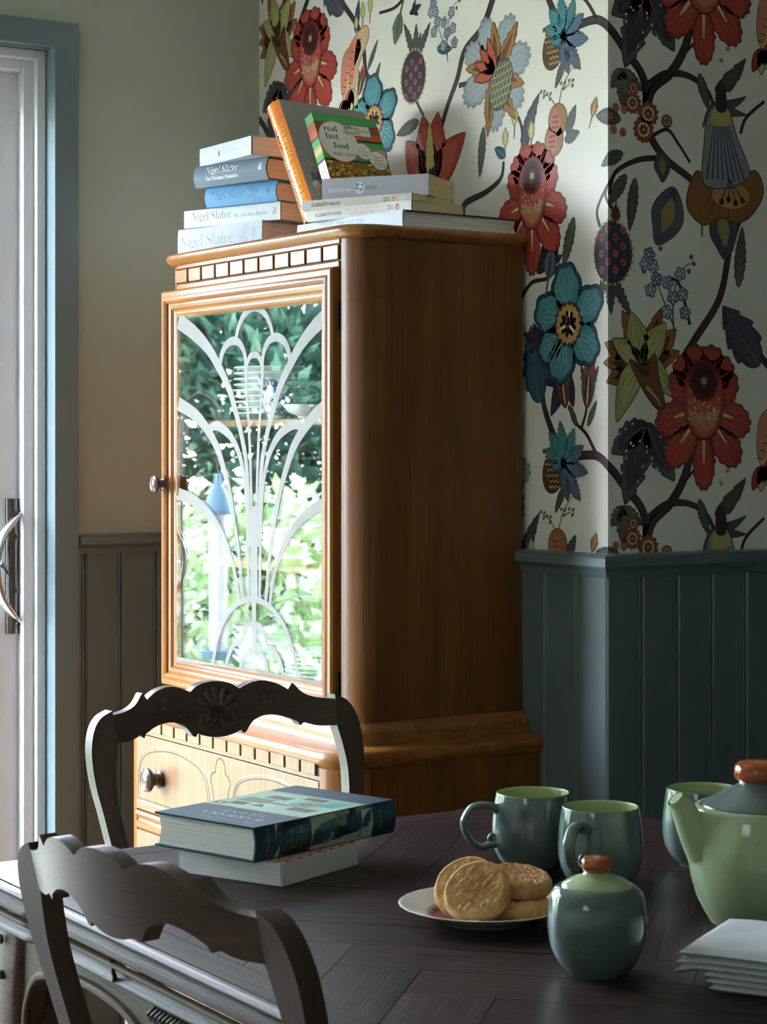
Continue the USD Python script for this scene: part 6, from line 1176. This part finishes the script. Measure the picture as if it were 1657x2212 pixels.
# biscuits
look('biscuit', {'tc': ('texture_coordinate', {}), 'n': ('noise_texture', {'scale': 90.0, 'detail': 6.0, 'roughness': 0.7}), 'r': ('rgb_ramp', {'ramp': [(0.25, S(176, 122, 74)), (0.5, S(208, 160, 108)), (0.75, S(228, 192, 142))]}), 'n2': ('noise_texture', {'scale': 500.0, 'detail': 3.0}), 'b': ('bump', {'strength': 0.6, 'distance': 0.0012}), 'p': ('principled_bsdf', {'roughness': 0.85, 'specular_ior_level': 0.2})},
     [('tc.object', 'n.vector'), ('tc.object', 'n2.vector'), ('n.fac', 'r.fac'), ('r.color', 'p.base_color'), ('n2.fac', 'b.height'), ('b.normal', 'p.normal')])
def biscuit(label, m, seed, R=0.036, H=0.017):
    prof = [(0.0001, 0)] + [(R * k / 9, 0) for k in range(1, 9)] + [(R * 0.97, 0.0008), (R * 1.01, 0.004), (R * 1.02, 0.008), (R * 0.99, 0.0125), (R * 0.93, 0.0160), (R * 0.86, 0.0172)] + [(R * x, 0.0168 - 0.0016 * (1 - x)) for x in np.linspace(0.82, 0.03, 30)] + [(0, 0.0152)]
    v, f = lathe(prof, 140); r = np.hypot(v[:, 0], v[:, 1]); a = np.arctan2(v[:, 1], v[:, 0])
    n = meshkit.fbm(v * 260 + seed * 3.7, 4, seed) - 0.5; n2 = meshkit.fbm(v * 60 + seed, 3, seed + 5) - 0.5
    v[:, :2] *= (1 + n2 * 0.05)[:, None]; topm = (v[:, 2] > 0.010) & (r < R * 0.9)
    ridge = np.maximum(0, np.sin(v[:, 1] * 1000 + n2 * 12)) * 0.0013 * np.clip(1 - (r / (R * 0.8)) ** 6, 0, 1)
    v[:, 2] += np.where(topm, ridge + n * 0.0042, n * 0.0016) * (v[:, 2] > 0.002)
    t = thing('biscuit', label, 'biscuit', m); part(t, 'crumb', (v, f), 'biscuit', smooth=True); return t
def tilt(Fd, R, z, n, spin=0.0):
    n = n[0] * VR + n[1] * VF + n[2] * VU; n = n / np.linalg.norm(n); x = np.cross([0.3, 0.9, 0.2], n); x /= np.linalg.norm(x); y_ = np.cross(n, x); c, s = math.cos(spin), math.sin(spin)
    o = Fd * VF + R * VR + np.array([0, 0, z]) - n * 0.0085; return M4(o, x=c * x + s * y_, y=-s * x + c * y_, z=n)
biscuit('round biscuit lying flat on the plate under the others, next to the sugar bowl', tilt(2.165, 0.1420, 0.7660, (0.02, 0.0, 1.0), 0.5), 3)
biscuit('round biscuit resting on the flat one, against the back of the pile', tilt(2.192, 0.1440, 0.7880, (0.10, -0.16, 1.0), 1.9), 4)
biscuit('round biscuit mostly hidden behind the foremost one', tilt(2.176, 0.0880, 0.7850, (-0.38, -0.62, 0.70), 0.8), 6)
biscuit('foremost round biscuit, its fork-ridged top tilted to the camera', tilt(2.144, 0.0980, 0.7865, (-0.34, -0.66, 0.70), 0.2), 7)
# napkins: folded linen, layer upon layer
plain('linen', S(206, 208, 210), 0.9, 0.15, bump=0.35, bscale=1500)
NA = math.atan2(*(lambda q: (q[1], q[0]))((-0.46 * VF + 0.886 * VR)[:2]))
def cloth_layer(w_, d, z, th, seed, x0=0.0, droop=0.0, sag=0.0):
    nx, ny = 30, 18; r = th / 2; xs = np.linspace(0, 1, nx); ys = np.linspace(0, 1, ny); X, Y = np.meshgrid(xs, ys, indexing='ij')
    def surf(s):
        ex = np.minimum(np.minimum(X, 1 - X) * w_, np.minimum(Y, 1 - Y) * d); edge = np.sqrt(np.clip(1 - (1 - np.clip(ex / r, 0, 1)) ** 2, 0, 1))
        p = np.stack([x0 + X * w_, Y * d, np.zeros_like(X)], -1)
        q3 = lambda k, sd: meshkit.noise(np.stack([p[..., 0] * k, p[..., 1] * k * 0.8, np.full_like(X, sd * 1.7)], -1), 3) - 0.5
        wv = (q3(30, 1) * 0.0030 * min(1, z / 0.012 + 0.25) + q3(60, seed) * 0.0010) * np.clip(ex / 0.01, 0, 1) ** 0.5
        dr = -droop * np.clip((0.024 - p[..., 0]) / 0.045, 0, 1) ** 1.5
        p[..., 2] = z + r + s * r * edge + wv + dr + sag * (X - 0.5)
        return p
    a, b = surf(1), surf(-1); v = np.vstack([a.reshape(-1, 3), b.reshape(-1, 3)]); i = np.arange(nx * ny).reshape(nx, ny); q = np.stack([i[:-1, :-1], i[1:, :-1], i[1:, 1:], i[:-1, 1:]], -1).reshape(-1, 4)
    f = np.vstack([q[:, [0, 1, 2]], q[:, [0, 2, 3]], q[:, [0, 2, 1]] + nx * ny, q[:, [0, 3, 2]] + nx * ny])
    return v, f
nk = stand(1.900, 0.2720)
def napkin(label, layers, m):
    t = thing('napkin', label, 'napkin', m, None)
    for l in layers: part(t, 'fold', cloth_layer(*l[:5], **l[5]), 'linen', smooth=True)
    return t
nm_ = M4(nk, rz=NA)
napkin('folded white linen napkin at the bottom of the napkin pile', [(0.150, 0.110, 0.0000, 0.0072, 1, dict(x0=0.030)), (0.147, 0.111, 0.0066, 0.0062, 2, dict(x0=0.027)), (0.149, 0.113, 0.0122, 0.0060, 3, dict(x0=0.025))], nm_)
napkin('folded white linen napkin in the middle of the napkin pile, corners drooping', [(0.166, 0.118, 0.0178, 0.0064, 5, dict(x0=-0.004, droop=0.012)), (0.166, 0.122, 0.0236, 0.0062, 6, dict(x0=-0.002, droop=0.006))], nm_)
napkin('folded white linen napkin on top of the napkin pile beside the teapot', [(0.172, 0.143, 0.0294, 0.0090, 7, dict(x0=0.001, droop=0.002))], nm_)
